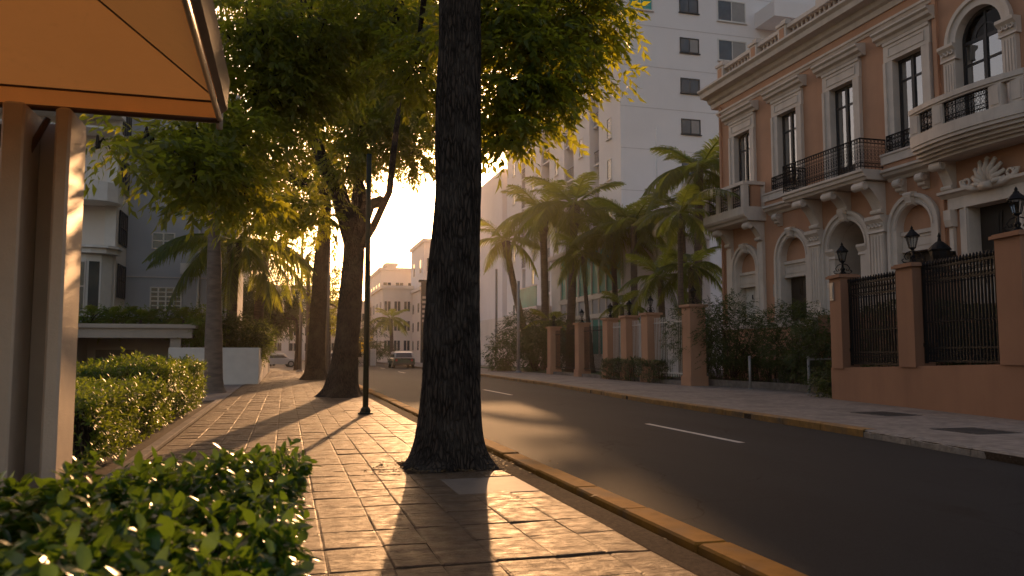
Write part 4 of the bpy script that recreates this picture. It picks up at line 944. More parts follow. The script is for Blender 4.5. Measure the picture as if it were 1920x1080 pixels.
def lantern(label, x, y, z, h=1.0, glass=True, group='lanterns on the gate pillars'):
    t = thing('pillar_lantern', label, 'lantern', (x,y,z), group); k = h
    m = MB(); m.lathe(x, y, [(.17*k,z),(.17*k,z+.03*k),(.10*k,z+.06*k),(.05*k,z+.12*k),(.075*k,z+.18*k),(.035*k,z+.24*k),(.035*k,z+.36*k),(.07*k,z+.40*k)], 12)
    for i in range(4):
        q = i*PI/2+PI/4
        m.tube([(x+math.cos(q)*r*k, y+math.sin(q)*r*k, z+zz*k) for r, zz in ((.04,.34),(.14,.30),(.20,.20),(.16,.12),(.10,.14),(.12,.19))], .014*k, 5); m.tube([(x+math.cos(q)*r*k, y+math.sin(q)*r*k, z+zz*k) for r, zz in ((.10,.03),(.22,.05),(.26,.11),(.21,.14))], .016*k, 5)
    m.build('stand', m_iron, t, False)
    m = MB()
    for i in range(6):
        q = i*PI/3; m.tube([(x+math.cos(q)*.085*k, y+math.sin(q)*.085*k, z+.42*k),(x+math.cos(q)*.155*k, y+math.sin(q)*.155*k, z+.70*k)], .010*k, 4)
    m.lathe(x, y, [(.09*k,z+.40*k),(.09*k,z+.425*k)], 6); m.build('cage', m_iron, t)
    m = MB(); m.lathe(x, y, [(.08*k,z+.43*k),(.148*k,z+.695*k)], 6); m.build('glass', m_glass, t)
    m = MB(); m.lathe(x, y, [(.19*k,z+.70*k),(.20*k,z+.72*k),(.13*k,z+.80*k),(.07*k,z+.86*k),(.06*k,z+.89*k),(.03*k,z+.91*k),(.04*k,z+.94*k),(.008*k,z+1.0*k)], 6); m.build('roof', m_iron, t)
    return t
def wall_pillar(label, s, wdt, top, plaque=False):
    p = wl(s, .21, 0); t = thing('gate_pillar', label, 'pillar', p, 'peach pillars on the low wall')
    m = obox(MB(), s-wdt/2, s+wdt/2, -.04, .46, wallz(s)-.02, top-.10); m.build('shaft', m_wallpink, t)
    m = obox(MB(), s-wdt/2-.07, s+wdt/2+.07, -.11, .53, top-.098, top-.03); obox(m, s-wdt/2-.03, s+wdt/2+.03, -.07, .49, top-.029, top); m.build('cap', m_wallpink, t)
    if plaque: m = obox(MB(), s-.24, s-.04, -.065, -.042, 2.75, 3.25); obox(m, s-.20, s-.08, -.075, -.066, 2.82, 3.18); m.build('intercom_plate', m_pole, t)
    return t
PIL = [(.42,.60,3.46),(3.65,.66,3.42),(7.08,.70,3.66)]
for (s, wdt, top), lab, ll in zip(PIL, ['peach gate pillar at the far end of the low wall, with small plate', 'middle peach gate pillar between the two iron panels', 'nearest peach gate pillar, cut by the right edge of the picture'],
                              ['glazed black lantern on the far gate pillar', 'black scrolled lantern on the middle gate pillar', 'black lantern on the nearest gate pillar at the picture edge']):
    wall_pillar(lab, s, wdt, top, s < 1)
    x, y, z = wl(s, .21, top); lantern(ll, x, y, z, .92)
pk = MB(); pk.tube([(0,0,0),(0,0,1)], .017, 6); pkm = pk.mesh('picket', m_iron)
def iron_panel(label, s0, s1, zb0, zt, n):
    c = wl((s0+s1)/2, .2, 0); t = thing('iron_railing_panel', label, 'railing', c, 'wrought iron panels on the wall')
    m = MB(); q0, q1 = s0+.02, s1-.02; zb = zb0
    for z, h in ((zb+.06,.05),(zb+.36,.035),(zt-.42,.05),(zt-.10,.05),(zb+.95,.03)): obox(m, q0, q1, .18, .22, z-h/2, z+h/2)
    for s in (q0, q1): obox(m, s-.03, s+.03, .17, .23, zb, zt+.05)
    for s in (q0-.03,):
        for z in (zt-.05, zb+.38): obox(m, s-.09, s, .17, .23, z, z+.09)
    m.build('frame', m_iron, t)
    orn = MB()
    for i in range(n):
        s = q0+(q1-q0)*(i+.5)/n; x, y, _ = wl(s, .2, 0)
        put('picket', pkm, t, TRS((x,y,zb+.03), (0,0,0), (1.55,1.55,zt-zb-.03)))
        g = (q1-q0)/n
        a = math.atan2(wd.y, wd.x)
        for z, r in ((zt-.18,.42),(zt-.31,.42),(zb+.17,.40),(zb+.28,.3)):
            xx, yy, _ = wl(s+g/2, .2, 0)
            if i < n-1: orn.tube([(xx+wd.x*math.cos(q)*g*r, yy+wd.y*math.cos(q)*g*r, z+math.sin(q)*g*r*1.1) for q in [k*PI/4 for k in range(9)]], .014, 4, False)
        orn.lathe(x, y, [(.012,zt-.10),(.04,zt-.04),(.045,zt-.01),(.01,zt+.07)], 6)
        orn.lathe(x, y, [(.012,zt-.52),(.04,zt-.49),(.012,zt-.45)], 6); orn.lathe(x, y, [(.012,zb+.93),(.038,zb+.96),(.012,zb+.99)], 6)
    orn.build('scrollwork', m_iron, t); return t
iron_panel('black wrought iron railing panel between the far and middle gate pillars', .76, 3.28, .95, 3.26, 20)
iron_panel('wide black wrought iron gate panel between the middle and nearest pillars', 4.02, 6.70, 1.05, 3.36, 25)
# inner pillar with fat urn lantern seen over the railing
t = thing('inner_pillar', 'short peach pillar behind the iron gate carrying a fat black urn', 'pillar', (16.55,17.1,0)); m = MB(); m.box(16.22,16.88,16.75,17.4,0,3.28); m.build('shaft', m_wallpink, t); m = MB(); m.box(16.15,16.95,16.68,17.47,3.282,3.36); m.build('cap', m_wallpink, t)
t = thing('urn_lantern', 'fat black urn shaped lantern behind the iron gate', 'lantern', (16.55,17.1,3.36)); m = MB(); x, y, z = 16.55,17.1,3.362
m.lathe(x, y, [(.36,z),(.36,z+.04),(.22,z+.10),(.15,z+.16),(.11,z+.22),(.13,z+.27)], 14); m.build('foot', m_iron, t)
m = MB(); m.lathe(x, y, [(.12,z+.272),(.20,z+.36),(.235,z+.50),(.245,z+.62)], 8); m.build('body', m_iron, t); m = MB(); m.lathe(x, y, [(.29,z+.622),(.29,z+.65),(.19,z+.76),(.10,z+.84),(.05,z+.87),(.035,z+.97),(.045,z+1.0),(.01,z+1.10)], 12); m.build('lid', m_iron, t)
# low stone edging, handrail posts
m = MB(); m.prismZ([(15.75,33.5),(16.35,27),(16.75,22.6),(16.75,20.6),(16.93,20.6),(16.93,22.6),(16.55,27),(15.95,33.5)], -.05, .24); tag(m.build('stone_edging', m_conc), 'low pale stone edging of the shrub bed by the ramp', 'edging')
struct(MB().prismZ([(15.96,33.5),(16.56,27),(16.94,22.6),(16.94,20.6),(18.9,20.6),(18.9,33.5)], -.05, .16).build('shrub_bed', m_soil))
for x, y, lab in ((16.0,22.0,'slim metal handrail post nearest the peach wall'),(15.9,25.2,'slim metal handrail post standing before the feathery shrub')):
    t = thing('handrail_post', lab, 'post', (x,y,0), 'handrail posts at the ramp'); m = MB(); m.tube([(x,y,-.02),(x,y,1.12)], .045, 10); m.build('post', m_pole, t, True); m = MB(); m.lathe(x, y, [(.055,1.12),(.06,1.15),(.03,1.18)], 10); m.build('cap', m_pole, t); m = MB(); m.lathe(x, y, [(.10,0),(.10,.015),(.05,.03)], 10); m.build('base_plate', m_pole, t)
m = MB(); m.tube([(16.0,22.0,1.08),(16.9,21.2,1.12)], .03, 8); tag(m.build('handrail', m_pole), 'short metal handrail running from the post to the wall', 'handrail')

# fence further along
FPX_ = [(46.0,.62,2.86),(41.2,.62,2.93),(37.2,.60,3.02),(34.9,.62,3.04),(32.6,.64,3.06),(28.7,.68,3.20)]
FLAB = ['farthest peach fence pillar, by the grey lamp pole','second peach fence pillar from the far end','third peach fence pillar from the far end, left of the little gate','peach fence pillar right of the little gate','peach fence pillar at the left end of the pale iron fence','peach corner pillar half hidden by the feathery shrub']
FP = []
for (y, wdt, top), lab in zip(FPX_, FLAB):
    x = 15.62; t = thing('fence_pillar', lab, 'pillar', (x,y,0), 'peach pillars of the far fence')
    h = wdt/2; m = MB(); m.box(x-h, x+h, y-h, y+h, .38, top-.1); m.build('shaft', m_pink, t)
    m = MB(); m.box(x-h-.05, x+h+.05, y-h-.05, y+h+.05, -.02, .379); m.build('base', m_pink, t)
    m = MB(); m.box(x-h-.08, x+h+.08, y-h-.08, y+h+.08, top-.099, top); m.build('cap', m_pink, t)
    lantern('small black lantern on the '+lab.split(',')[0].replace(' from the far end','').replace(' at the left end of the pale iron fence',' left of the pale fence'), x, y, top, .78, group='lanterns on the far fence'); FP.append((x, y, h, top))
pk2 = MB(); pk2.tube([(0,0,0),(0,0,1)], .016, 5); pk2b = pk2.mesh('picket', m_iron); pk2w = pk2.mesh('picket', m_white)
for (a, b), pale, lab in zip(zip(FP, FP[1:]), (0,0,1,1,1), ['dark iron fence panel between the two farthest peach pillars','dark iron fence panel left of the little gate','narrow pale iron gate between the paired peach pillars','short pale iron fence panel right of the little gate','long pale iron fence panel ending at the corner pillar']):
    y1, y0 = a[1]-a[2]-.03, b[1]+b[2]+.03; x = 15.62; top = min(a[3], b[3])-.25; mt = m_white if pale else m_iron
    t = thing('iron_fence_panel', lab, 'fence', (x,(y0+y1)/2,0), 'iron panels of the far fence')
    for za, zb in ((.42,.47),(top-.25,top-.21)): MB().box(x-.02, x+.02, y0, y1, za, zb).build('rail', mt, t)
    n = int((y1-y0)/.15)
    for i in range(n): put('picket', pk2w if pale else pk2b, t, TRS((x, y0+(y1-y0)*(i+.5)/n, .3), (0,0,0), (1,1,top-.3)))
m = MB(); m.box(15.45, 15.78, 28.9, 46, -.05, .16); tag(m.build('fence_footing', m_conc), 'low pale footing under the far iron fence', 'wall')
struct(MB().box(15.9, 21, 33.6, 70, -.02, .05).build('garden_lawn', Mat('lawn', (.045,.07,.018), .9, .4, 14, bump=.6, bscale=60)))

# ================================================================== WHITE TOWER
TX, TY = 23.2, 53.0
tow = thing('apartment_tower', 'tall white apartment tower with grey window rows behind the palms', 'building', (33, 75, 0))
FL = [13.1+3.13*k for k in range(-4, 10)]
def twin(x0, x1, z0, z1, y, mat=m_pane, blind=0, fr=m_frame, mull=1):
    """window in a wall facing -y"""
    m = MB(); f = .09
    m.box(x0, x1, y-.05, y+.1, z0, z0+f); m.box(x0, x1, y-.05, y+.1, z1-f, z1); m.box(x0, x0+f, y-.05, y+.1, z0+f, z1-f); m.box(x1-f, x1, y-.05, y+.1, z0+f, z1-f)
    for i in range(1, mull+1): xm = x0+(x1-x0)*i/(mull+1); m.box(xm-.03, xm+.03, y-.03, y+.08, z0+f, z1-f)
    m.box(x0-.06, x1+.06, y-.14, y-.02, z0-.07, z0-.002)
    o = m.build('window', fr, tow); m = MB(); m.box(x0+f, x1-f, y-.012, y-.004, z0+f, z1-f); m.build('pane', mat, o)
    if blind: m = MB(); xm = x0+(x1-x0)*.5; m.box(xm+.04, x1-f, y-.02, y-.0125, z0+f, z1-f); m.build('blind', m_blind, o)
def swin(y0, y1, z0, z1, x, mat=m_pane, fr=m_white):
    """window in a wall facing -x"""
    m = MB(); f = .08
    m.box(x-.05, x+.1, y0, y1, z0, z0+f); m.box(x-.05, x+.1, y0, y1, z1-f, z1); m.box(x-.05, x+.1, y0, y0+f, z0+f, z1-f); m.box(x-.05, x+.1, y1-f, y1, z0+f, z1-f)
    m.box(x-.16, x-.02, y0-.06, y1+.06, z0-.08, z0-.002); o = m.build('window', fr, tow); m = MB(); m.box(x-.012, x-.004, y0+f, y1-f, z0+f, z1-f); m.build('pane', mat, o)
    return o
# street side is broken into piers and recessed balcony strips
piers = [(53,57.2,0),(59.2,62.9,.0),(66,70.1,.25),(72.6,78,.25),(80,86,.5),(88,99,.5)]
m = MB()
m.box(TX+2.2, 48, 53.0, 78, 0, 44); m.box(TX+2.2, 48, 78.01, 87, 0, 27.01); m.box(TX+2.2, 48, 87.01, 99, 0, 22.51)
m.build('core_wall', m_tower, tow)
for a, b, dx in piers: MB().box(TX+dx, TX+2.6, a-.001, b, 0, 44.001 if a < 75 else (27 if a < 85 else 22.5)).build('pier', m_tower, tow)
MB().box(TX, 48, 52.98, 52.999, 0, 44).build('front_wall', m_tower, tow)
for k, z in enumerate(FL):
    m = MB(); m.box(TX-.004, 48, 52.965, 52.979, z+3.13-.03, z+3.13+.01); m.build('floor_joint', m_line, tow)
    zz = z+2.45
    if z > 10:
        lo, hi = z+1.35, z+2.55
        twin(28.1, 29.7, lo+.0, lo+1.17, 52.98, m_pane, k % 2)
        twin(31.3, 33.8, lo-.3, lo+1.4, 52.98, m_pane, 1, m_white)
        if z > 24: twin(23.9, 25.9, lo-.2, lo+1.5, 52.98, m_teal, 0, m_white)
    for (a, b, dx) in piers[:5]:
        if a > 79 and z > 23: continue
        c = (a+b)/2; swin(c-.42, c+.42, z+1.15, z+2.75, TX+dx)
    for (a, b) in ((57.2,59.2),(62.9,66),(70.1,72.6),(78,80)):
        if a > 77 and z > 23: continue
        m = MB(); m.box(TX+.35, TX+2.19, a+.01, b-.01, z-.06, z+.08); sl_ = m.build('balcony_slab', m_tower, tow)
        m = MB()
        for i in range(int((b-a)/.22)): m.tube([(TX+.42,a+.1+i*.22,z+.08),(TX+.42,a+.1+i*.22,z+1.05)], .015, 4, False)
        m.box(TX+.39, TX+.45, a+.01, b-.01, z+1.05, z+1.10); m.build('railing', m_frame, sl_)
        m = MB(); m.box(TX+2.12, TX+2.19, a+.2, b-.2, z+.1, z+2.4); m.build('balcony_door', m_pane, tow)
# projecting loggia at the far right of the front
for za, zb in ((22.6,23.5),(26.4,27.6)): MB().box(34.6, 40, 50.4, 52.97, za, zb).build('loggia_slab', m_tower, tow)
# teal glazed wing in front of the tower
wing = thing('glazed_wing', 'low wing with teal glazing and pale mullions behind the palms', 'building', (24, 51, 0))
MB().box(20.2, 26, 45.5, 60.0, 0, 8.5).build('wall', m_tower, wing); MB().box(20.0, 26, 45.3, 60.2, 8.502, 8.85).build('roof', m_tower, wing)
for zb, zt in ((1.2,3.5),(5.3,8.2)):
    for i in range(9):
        y = 46.0+i*1.28; m = MB(); m.box(20.14, 20.19, y, y+1.15, zb, zt); m.build('glass_panel', m_teal, wing)
for i in range(10): y = 45.93+i*1.28; m = MB(); m.box(20.04, 20.135, y-.06, y+.06, 1.0, 8.5); m.build('mullion', m_white, wing)
m = MB(); m.box(20.0, 20.13, 45.7, 57.8, 3.6, 3.9); m.box(20.0, 20.13, 45.7, 57.8, 4.9, 5.2); m.build('spandrel_rail', m_white, wing)
for i in range(9): y = 46.0+i*1.28; m = MB(); m.box(20.12, 20.199, y+.02, y+1.13, 3.92, 4.88); m.build('spandrel_panel', m_grey, wing)
m = MB(); m.box(19.0, 22.9, 60.2, 66, 4.7, 5.0); bs = m.build('balcony', m_tower, wing); m = MB(); m.box(19.0, 19.05, 60.2, 66, 5.0, 6.6); m.box(19.06, 20.1, 65.95, 66, 5.0, 6.6); m.build('balcony_screen', m_teal, bs)
m = MB(); m.box(18.97, 19.09, 60.2, 66, 6.602, 6.68); m.build('screen_rail', m_white, bs)
MB().box(20.1, 23.19, 60.3, 99, 0, 4.69).build('podium', m_tower2, wing)

# ================================================================== LEFT SIDE BUILDINGS
gar = thing('garage', 'low cream garage with flat roof and brown door on the left', 'garage', (-8, 37, 0))
MB().box(-16, -4.45, 38.4, 38.6, 0, 1.9).build('back_wall', m_garage, gar)
m = MB(); m.box(-16, -3.75, 35.75, 42.5, 1.90, 2.30); m.build('roof_slab', m_garage, gar)
m = MB(); m.box(-16, -3.62, 35.62, 42.6, 2.302, 2.42); m.box(-16, -3.7, 35.70, 42.55, 2.421, 2.47); m.build('roof_edge', m_garage, gar)
MB().box(-4.62, -4.2, 35.9, 36.3, 0, 1.899).build('pilaster', m_garage, gar)
MB().box(-16, -8.25, 35.9, 38.39, 0, 1.899).build('side_wall', m_garage, gar)
MB().box(-4.19, -3.9, 36.35, 42.4, 0, 1.899).build('right_wall', m_garage, gar)
m = MB(); m.box(-7.9, -6.35, 38.30, 38.399, 0, 1.42); d = m.build('door', m_doorbrown, gar)
for a in (-7.8, -7.1): m = MB(); m.box(a, a+.6, 38.27, 38.299, .1, 1.32); m.build('panel', m_doorbrown, d)
m = MB(); m.box(-8.0, -7.905, 38.26, 38.398, 0, 1.5); m.box(-6.345, -6.25, 38.26, 38.398, 0, 1.5); m.box(-7.9, -6.35, 38.26, 38.398, 1.425, 1.52); m.build('door_frame', m_garage, d)
pln = thing('planter_wall', 'plain white planter wall beside the pavement, shrubs behind', 'wall', (-2.8, 35, 0))
MB().bev(-4.55, -1.05, 35.0, 35.25, -.02, 1.50, .015).build('front_wall', m_white, pln); MB().bev(-1.30, -1.05, 35.252, 56, -.02, 1.49, .015).build('side_wall', m_white, pln)
MB().box(-4.5, -1.31, 35.26, 55, 0, 1.35).build('planter_soil', m_soil, pln)
t = thing('gatepost', 'white square gatepost at the end of the planter wall', 'post', (-1.25, 56.5, 0)); MB().box(-1.6, -1.0, 56.05, 56.9, 0, 2.75).build('shaft', m_white, t); MB().box(-1.7, -.9, 55.98, 57, 2.752, 2.95).build('cap', m_white, t)
MB().box(-1.5, -1.1, 56.91, 62, 0, 1.2).build('low_wall', m_white, t)
# grey house with bay
gh = thing('grey_house', 'grey rendered house with rounded balcony bay behind the garage', 'house', (-8, 44, 0))
MB().box(-7.85, -2.6, 44.0, 52, 0, 15).build('wall', m_grey, gh)
MB().box(-20, -7.86, 41.5, 52, 0, 15).build('bay_block', m_tower2, gh)
def bayslab(z0, z1, out, name, mat, ext=0.0):
    P = [(-20,41.49),(-20,41.49-out),(-8.9+ext,41.49-out),(-8.3+ext,41.49-out+.18),(-7.95+ext,41.49-out+.7),(-7.9+ext,41.49)]
    return MB().prismZ(P, z0, z1).build(name, mat, gh)
bayslab(8.35, 9.15, 1.6, 'balcony_parapet', m_white, .25); bayslab(8.25, 8.349, 1.65, 'balcony_slab', m_white, .3); bayslab(12.4, 13.2, 1.6, 'balcony_parapet', m_white, .25); bayslab(11.6, 11.7, 1.6, 'balcony_slab', m_white, .2)
bayslab(2.5, 5.85, 1.0, 'bay_window_base', m_white); bayslab(5.86, 6.10, 1.3, 'bay_cornice', m_white, .25); bayslab(6.101, 6.22, 1.45, 'bay_cornice', m_white, .35)
for x0, x1 in ((-10.6,-9.75),(-9.4,-8.95)):
    m = MB(); m.box(x0-.06, x1+.06, 40.42, 40.489, 3.2, 5.5); o = m.build('window', m_trim, gh); m = MB(); m.box(x0, x1, 40.40, 40.419, 3.26, 4.3); m.box(x0, x1, 40.40, 40.419, 4.36, 5.44); m.build('pane', m_pane, o)
m = MB(); m.add([(-8.78,40.50,3.2),(-8.36,40.63,3.2),(-8.36,40.63,5.5),(-8.78,40.50,5.5)], [(0,1,2,3)]); m.build('window', m_pane, gh)
MB().box(-8.35, -7.87, 41.3, 41.48, 6.22, 15).build('corner_pilaster', m_white, gh)
for z in (4.0, 6.6, 9.2, 11.8):
    m = MB()
    for i in range(4): m.box(-7.849, -7.80, 41.9+i*.45, 42.28+i*.45, z, z+1.5)
    o = m.build('side_window', m_pane, gh); m = MB()
    for i in range(5): m.box(-7.83, -7.77, 41.86+i*.45, 41.90+i*.45, z, z+1.5)
    m.box(-7.84, -7.78, 41.86, 43.75, z-.06, z-.001); m.box(-7.84, -7.78, 41.86, 43.75, z+1.501, z+1.56); m.box(-7.83, -7.775, 41.9, 43.7, z+.74, z+.77); m.build('frame', m_frame, o)
def gwin(x0, x1, z0, z1, nx, nz):
    m = MB(); y = 43.999; m.box(x0, x1, y-.02, y, z0, z1); o = m.build('window', m_pane, gh); m = MB()
    for i in range(nx+1): x = x0+(x1-x0)*i/nx; m.box(x-.035, x+.035, y-.07, y-.021, z0, z1)
    for i in range(nz+1): z = z0+(z1-z0)*i/nz; m.box(x0-.035, x1+.035, y-.065, y-.022, z-.03, z+.03)
    m.build('frame', m_white, o)
gwin(-6.65, -5.2, 3.45, 4.6, 4, 5); gwin(-6.65, -5.6, 6.6, 7.4, 2, 2); gwin(-6.4, -5.2, 9.9, 11.0, 3, 3)
m = MB(); m.tube([(-4.4,43.9,0),(-4.4,43.9,14)], .06, 8); m.build('downpipe', m_white, gh)
m = MB(); m.box(-7.84, -2.6, 43.95, 43.998, 5.1, 5.16); m.build('render_joint', m_line, gh)
m = MB(); m.box(-5.25, -4.7, 43.6, 43.99, 5.3, 5.85); m.build('air_conditioner', m_white, gh)

# ================================================================== CANOPY KIOSK
kio = thing('canopy_kiosk', 'orange lit canvas canopy on grey metal posts at the left edge', 'canopy', (-1.6, 4.5, 0))
cx0, cx1, cy0, cy1 = -3.9, -.46, 1.2, 5.60; ze = 2.985
apex = Vector((-2.45, 3.5, 4.10))
cor = [(cx1,cy1,ze),(cx0,cy1,ze),(cx0,cy0,ze),(cx1,cy0,ze)]
def panel(a, b, c, n=10):
    """sagging triangular canvas panel"""
    a, b, c = Vector(a), Vector(b), Vector(c); vs, idx, fs = [], {}, []
    for i in range(n+1):
        for j in range(n+1-i):
            u, v = i/n, j/n; w_ = 1-u-v; p = a*w_+b*u+c*v; sag = 2.0*u*v*w_*.9+.10*w_*u
            p = p-Vector((0,0,sag*.10)); idx[i,j] = len(vs); vs.append(p)
    for i in range(n):
        for j in range(n-i):
            fs.append((idx[i,j], idx[i+1,j], idx[i,j+1]))
            if i+j < n-1: fs.append((idx[i+1,j], idx[i+1,j+1], idx[i,j+1]))
    return MB().add(vs, fs)
for a, b in zip(cor, cor[1:]+cor[:1]): panel(a, b, apex).build('canvas_panel', m_canvas, kio, True)
for c in cor: MB().tube([Vector(c)-Vector((0,0,.006)), apex-Vector((0,0,.006))], .006, 6).build('hip_seam', m_rim, kio)
# valance cloth on the far edge, and fascia along the street edge
MB().add([(cx0,cy1+.005,2.855),(cx1,cy1+.005,2.855),(cx1,cy1,ze),(cx0,cy1,ze)], [(0,1,2,3)]).build('valance', m_canvas, kio)
m = MB(); m.tube([(cx0,cy1,ze-.006),(cx1,cy1,ze-.006)], .008, 6); m.tube([(cx0,cy1,2.85),(cx1,cy1,2.85)], .018, 8); m.build('edge_tube', m_rim, kio, True)
m = MB(); m.tube([(cx1,cy1+.02,2.80),(cx1,cy1+.02,ze+.02)], .022, 8); m.tube([(cx1,cy1,2.86),(cx1,cy0,2.86)], .018, 8); m.build('corner_tube', m_steel2, kio, True)
m = MB(); m.prismY([(cx1+.02,2.87),(cx1+.055,2.90),(cx1+.065,3.10),(cx1+.02,3.08)], cy0, cy1-.1); m.build('fascia', m_rim, kio)
# posts: two round tubes and a flat hammered panel pillar between
def post(x, y, r, mat, name='post', n=28): MB().tube([(x,y,-.03),(x,y,2.86)], r, n).build(name, mat, kio, True)
MB().bev(-1.42, -1.33, 5.50, 5.92, -.03, 2.84, .016).build('square_post', m_steel, kio)
MB().bev(-1.70, -1.575, 5.45, 5.86, -.03, 2.84, .012).build('square_post', m_steel, kio)
MB().bev(-1.574, -1.424, 5.78, 5.82, -.03, 2.80, .004).build('infill_panel', m_steel2, kio)
post(-1.80, 5.06, .09, m_steel2)
m = MB(); m.box(-3.2, -1.425, 5.88, 5.96, 2.66, 2.80); m.build('header_beam', m_rim, kio); m = MB(); m.tube([(-1.62,5.62,2.50),(-1.50,5.66,2.80)], .02, 8); m.build('knee_brace', m_rim, kio)

# ================================================================== POLES
def pole(label, p, h, r0, r1, mat, base=True, group=None, name='street_pole', arm=None):
    t = thing(name, label, 'pole', p, group); x, y, z = p
    MB().tube([(x,y,z-.02),(x,y,z+h*.5),(x,y,z+h)], [r0,(r0+r1)/2,r1], 14).build('shaft', mat, t, True)
    if base:
        m = MB(); m.lathe(x, y, [(r0*2.6,z-.01),(r0*2.6,z+.03),(r0*1.7,z+.05),(r0*1.6,z+.12),(r0*1.1,z+.15)], 14); m.build('base_plate', mat, t)
        m = MB()
        for i in range(4): q = i*PI/2+.6; m.lathe(x+math.cos(q)*r0*2.1, y+math.sin(q)*r0*2.1, [(.018,z+.03),(.018,z+.06),(.008,z+.075)], 6)
        m.build('bolts', mat, t)
    if arm: m = MB(); m.tube([(x,y,z+h-.1),(x+arm*.5,y,z+h+.25),(x+arm,y,z+h+.2)], [.05,.04,.035], 8); m.build('arm', mat, t); m = MB(); m.prismY([(x+arm-.05,z+h+.16),(x+arm+.5,z+h+.12),(x+arm+.5,z+h+.22),(x+arm,z+h+.27)], y-.12, y+.12); m.build('lamp_head', mat, t)
    return t
pole('dark green pole standing on the pavement before the second tree', (1.66, 17.3, 0), 5.6, .062, .055, m_pole_green)
pole('silver pole left of the third dark trunk', (.97, 56.5, 0), 11, .12, .08, m_pole)
pole('pale grey pole between second and third dark trunks', (2.3, 47, 0), 11, .10, .07, m_pole)
pole('grey lamp pole beside the farthest fence pillar', (14.7, 50.5, 0), 6.0, .11, .09, m_pole)
pole('grey pole by the leaning palm, left of the lamp pole', (16.2, 62, 0), 8.0, .11, .09, m_pole)
pole('white flagpole like mast among the palms', (22.2, 45.2, 0), 15.5, .16, .04, m_white)
pole('thin grey mast far along the road behind the second trunk', (9.4, 95, 0), 12, .10, .06, m_pole, arm=1.0)

# ================================================================== FAR STREET
def block(name, label, x0, x1, y0, y1, h, mat, rows, cols, cat='building', roof=None, group='pale buildings at the end of the road', side=True):
    t = thing(name, label, cat, ((x0+x1)/2, y0, 0), group)
    MB().box(x0, x1, y0, y1, -.2, h).build('wall', mat, t); MB().box(x0-.25, x1+.25, y0-.25, y1+.25, h+.002, h+.45).build('cornice', mat, t)
    rr = random.Random(int(x0*7+y0))
    for r in range(rows):
        zc = 1.6+(h-2)*r/rows
        for c in range(cols):
            xc = x0+(x1-x0)*(c+.5)/cols; ww = min(.75, (x1-x0)/cols*.3); hh = (h-2)/rows*.5
            m = MB(); m.box(xc-ww, xc+ww, y0-.03, y0-.001, zc, zc+hh); o = m.build('window', m_pane, t)
            m = MB(); m.box(xc-ww-.1, xc+ww+.1, y0-.12, y0-.031, zc-.15, zc-.02); m.box(xc-.05, xc+.05, y0-.08, y0-.031, zc, zc+hh); m.build('sill', mat, o)
        if side:
            n = max(2, int((y1-y0)/4))
            for c in range(n):
                yc = y0+(y1-y0)*(c+.5)/n; hh = (h-2)/rows*.5
                m = MB(); m.box(x0-.03, x0-.001, yc-.6, yc+.6, zc, zc+hh); m.build('window', m_pane, t)
    return t
block('far_building', 'pale stepped building straight ahead, left of the lone palm', 12.9, 17, 112, 135, 10.2, m_tower2, 3, 3)
block('far_building', 'highest pale block on the far skyline left of the big trunk', 14.2, 22, 126, 150, 14.2, m_tower2, 4, 4)
block('far_building', 'small roof block on the far skyline', 15.8, 17.4, 132, 136, 15.6, m_tower2, 1, 1)
block('far_building', 'pale building with dark shop sign just left of the big trunk', 17.0, 23, 104, 122, 9.5, m_tower2, 3, 3)
block('far_building', 'white building with overhanging cornice touching the big trunk\'s left edge', 17.75, 24, 106.5, 118, 16.2, m_tower, 4, 3)
block('far_building', 'tall pale block added unseen behind the big trunk to shade the road', 20.9, 27, 107.5, 112, 18.8, m_tower, 5, 3)  # added block, unseen behind the trunk; shades the road past the sun patch
block('far_building', 'low pale house far behind the second trunk', 6.5, 12.5, 128, 150, 9.0, m_tower2, 3, 3)
block('far_building', 'broad pale building closing the far left of the road', -14, 5.5, 150, 175, 13.0, m_tower2, 4, 7)
block('far_building', 'long pale house behind the round dark tree', -16, -4, 92, 120, 13.5, m_tower2, 4, 5)
t = thing('shop_sign', 'tall narrow dark sign hanging before the far pale building', 'sign', (16.9, 102, 0)); MB().box(16.6, 17.5, 101.6, 101.9, 0, 10.3).build('panel', m_frame, t); MB().box(16.3, 17.7, 101.5, 102, 10.302, 10.6).build('cap', m_frame, t)
for k in range(6): MB().box(16.75, 17.35, 101.56, 101.598, 5.2+k*.6, 5.5+k*.6).build('letter_block', m_blind, t)
m = MB(); m.box(17.9, 18.8, 102, 102.1, 5.5, 8.0); tag(m.build('hanging_banner', m_teal), 'small teal banner beside the dark narrow sign', 'banner')
m = MB(); m.bev(7.6, 9.5, 88, 88.3, -.15, 1.7, .02); tag(m.build('low_wall', m_white), 'low white wall behind the lone palm', 'wall')
shrub('dark clipped hedge block behind the lone palm', (9.2,89.5,1.7), (2.4,.8,.7), 40, 90, leaf=.2, wid=.09, clump=.5)
shrub('dark green roadside bush left of the white low wall', (6.8,87,1.4), (1.3,1,1.5), 40, 91, leaf=.2, wid=.09, clump=.5)

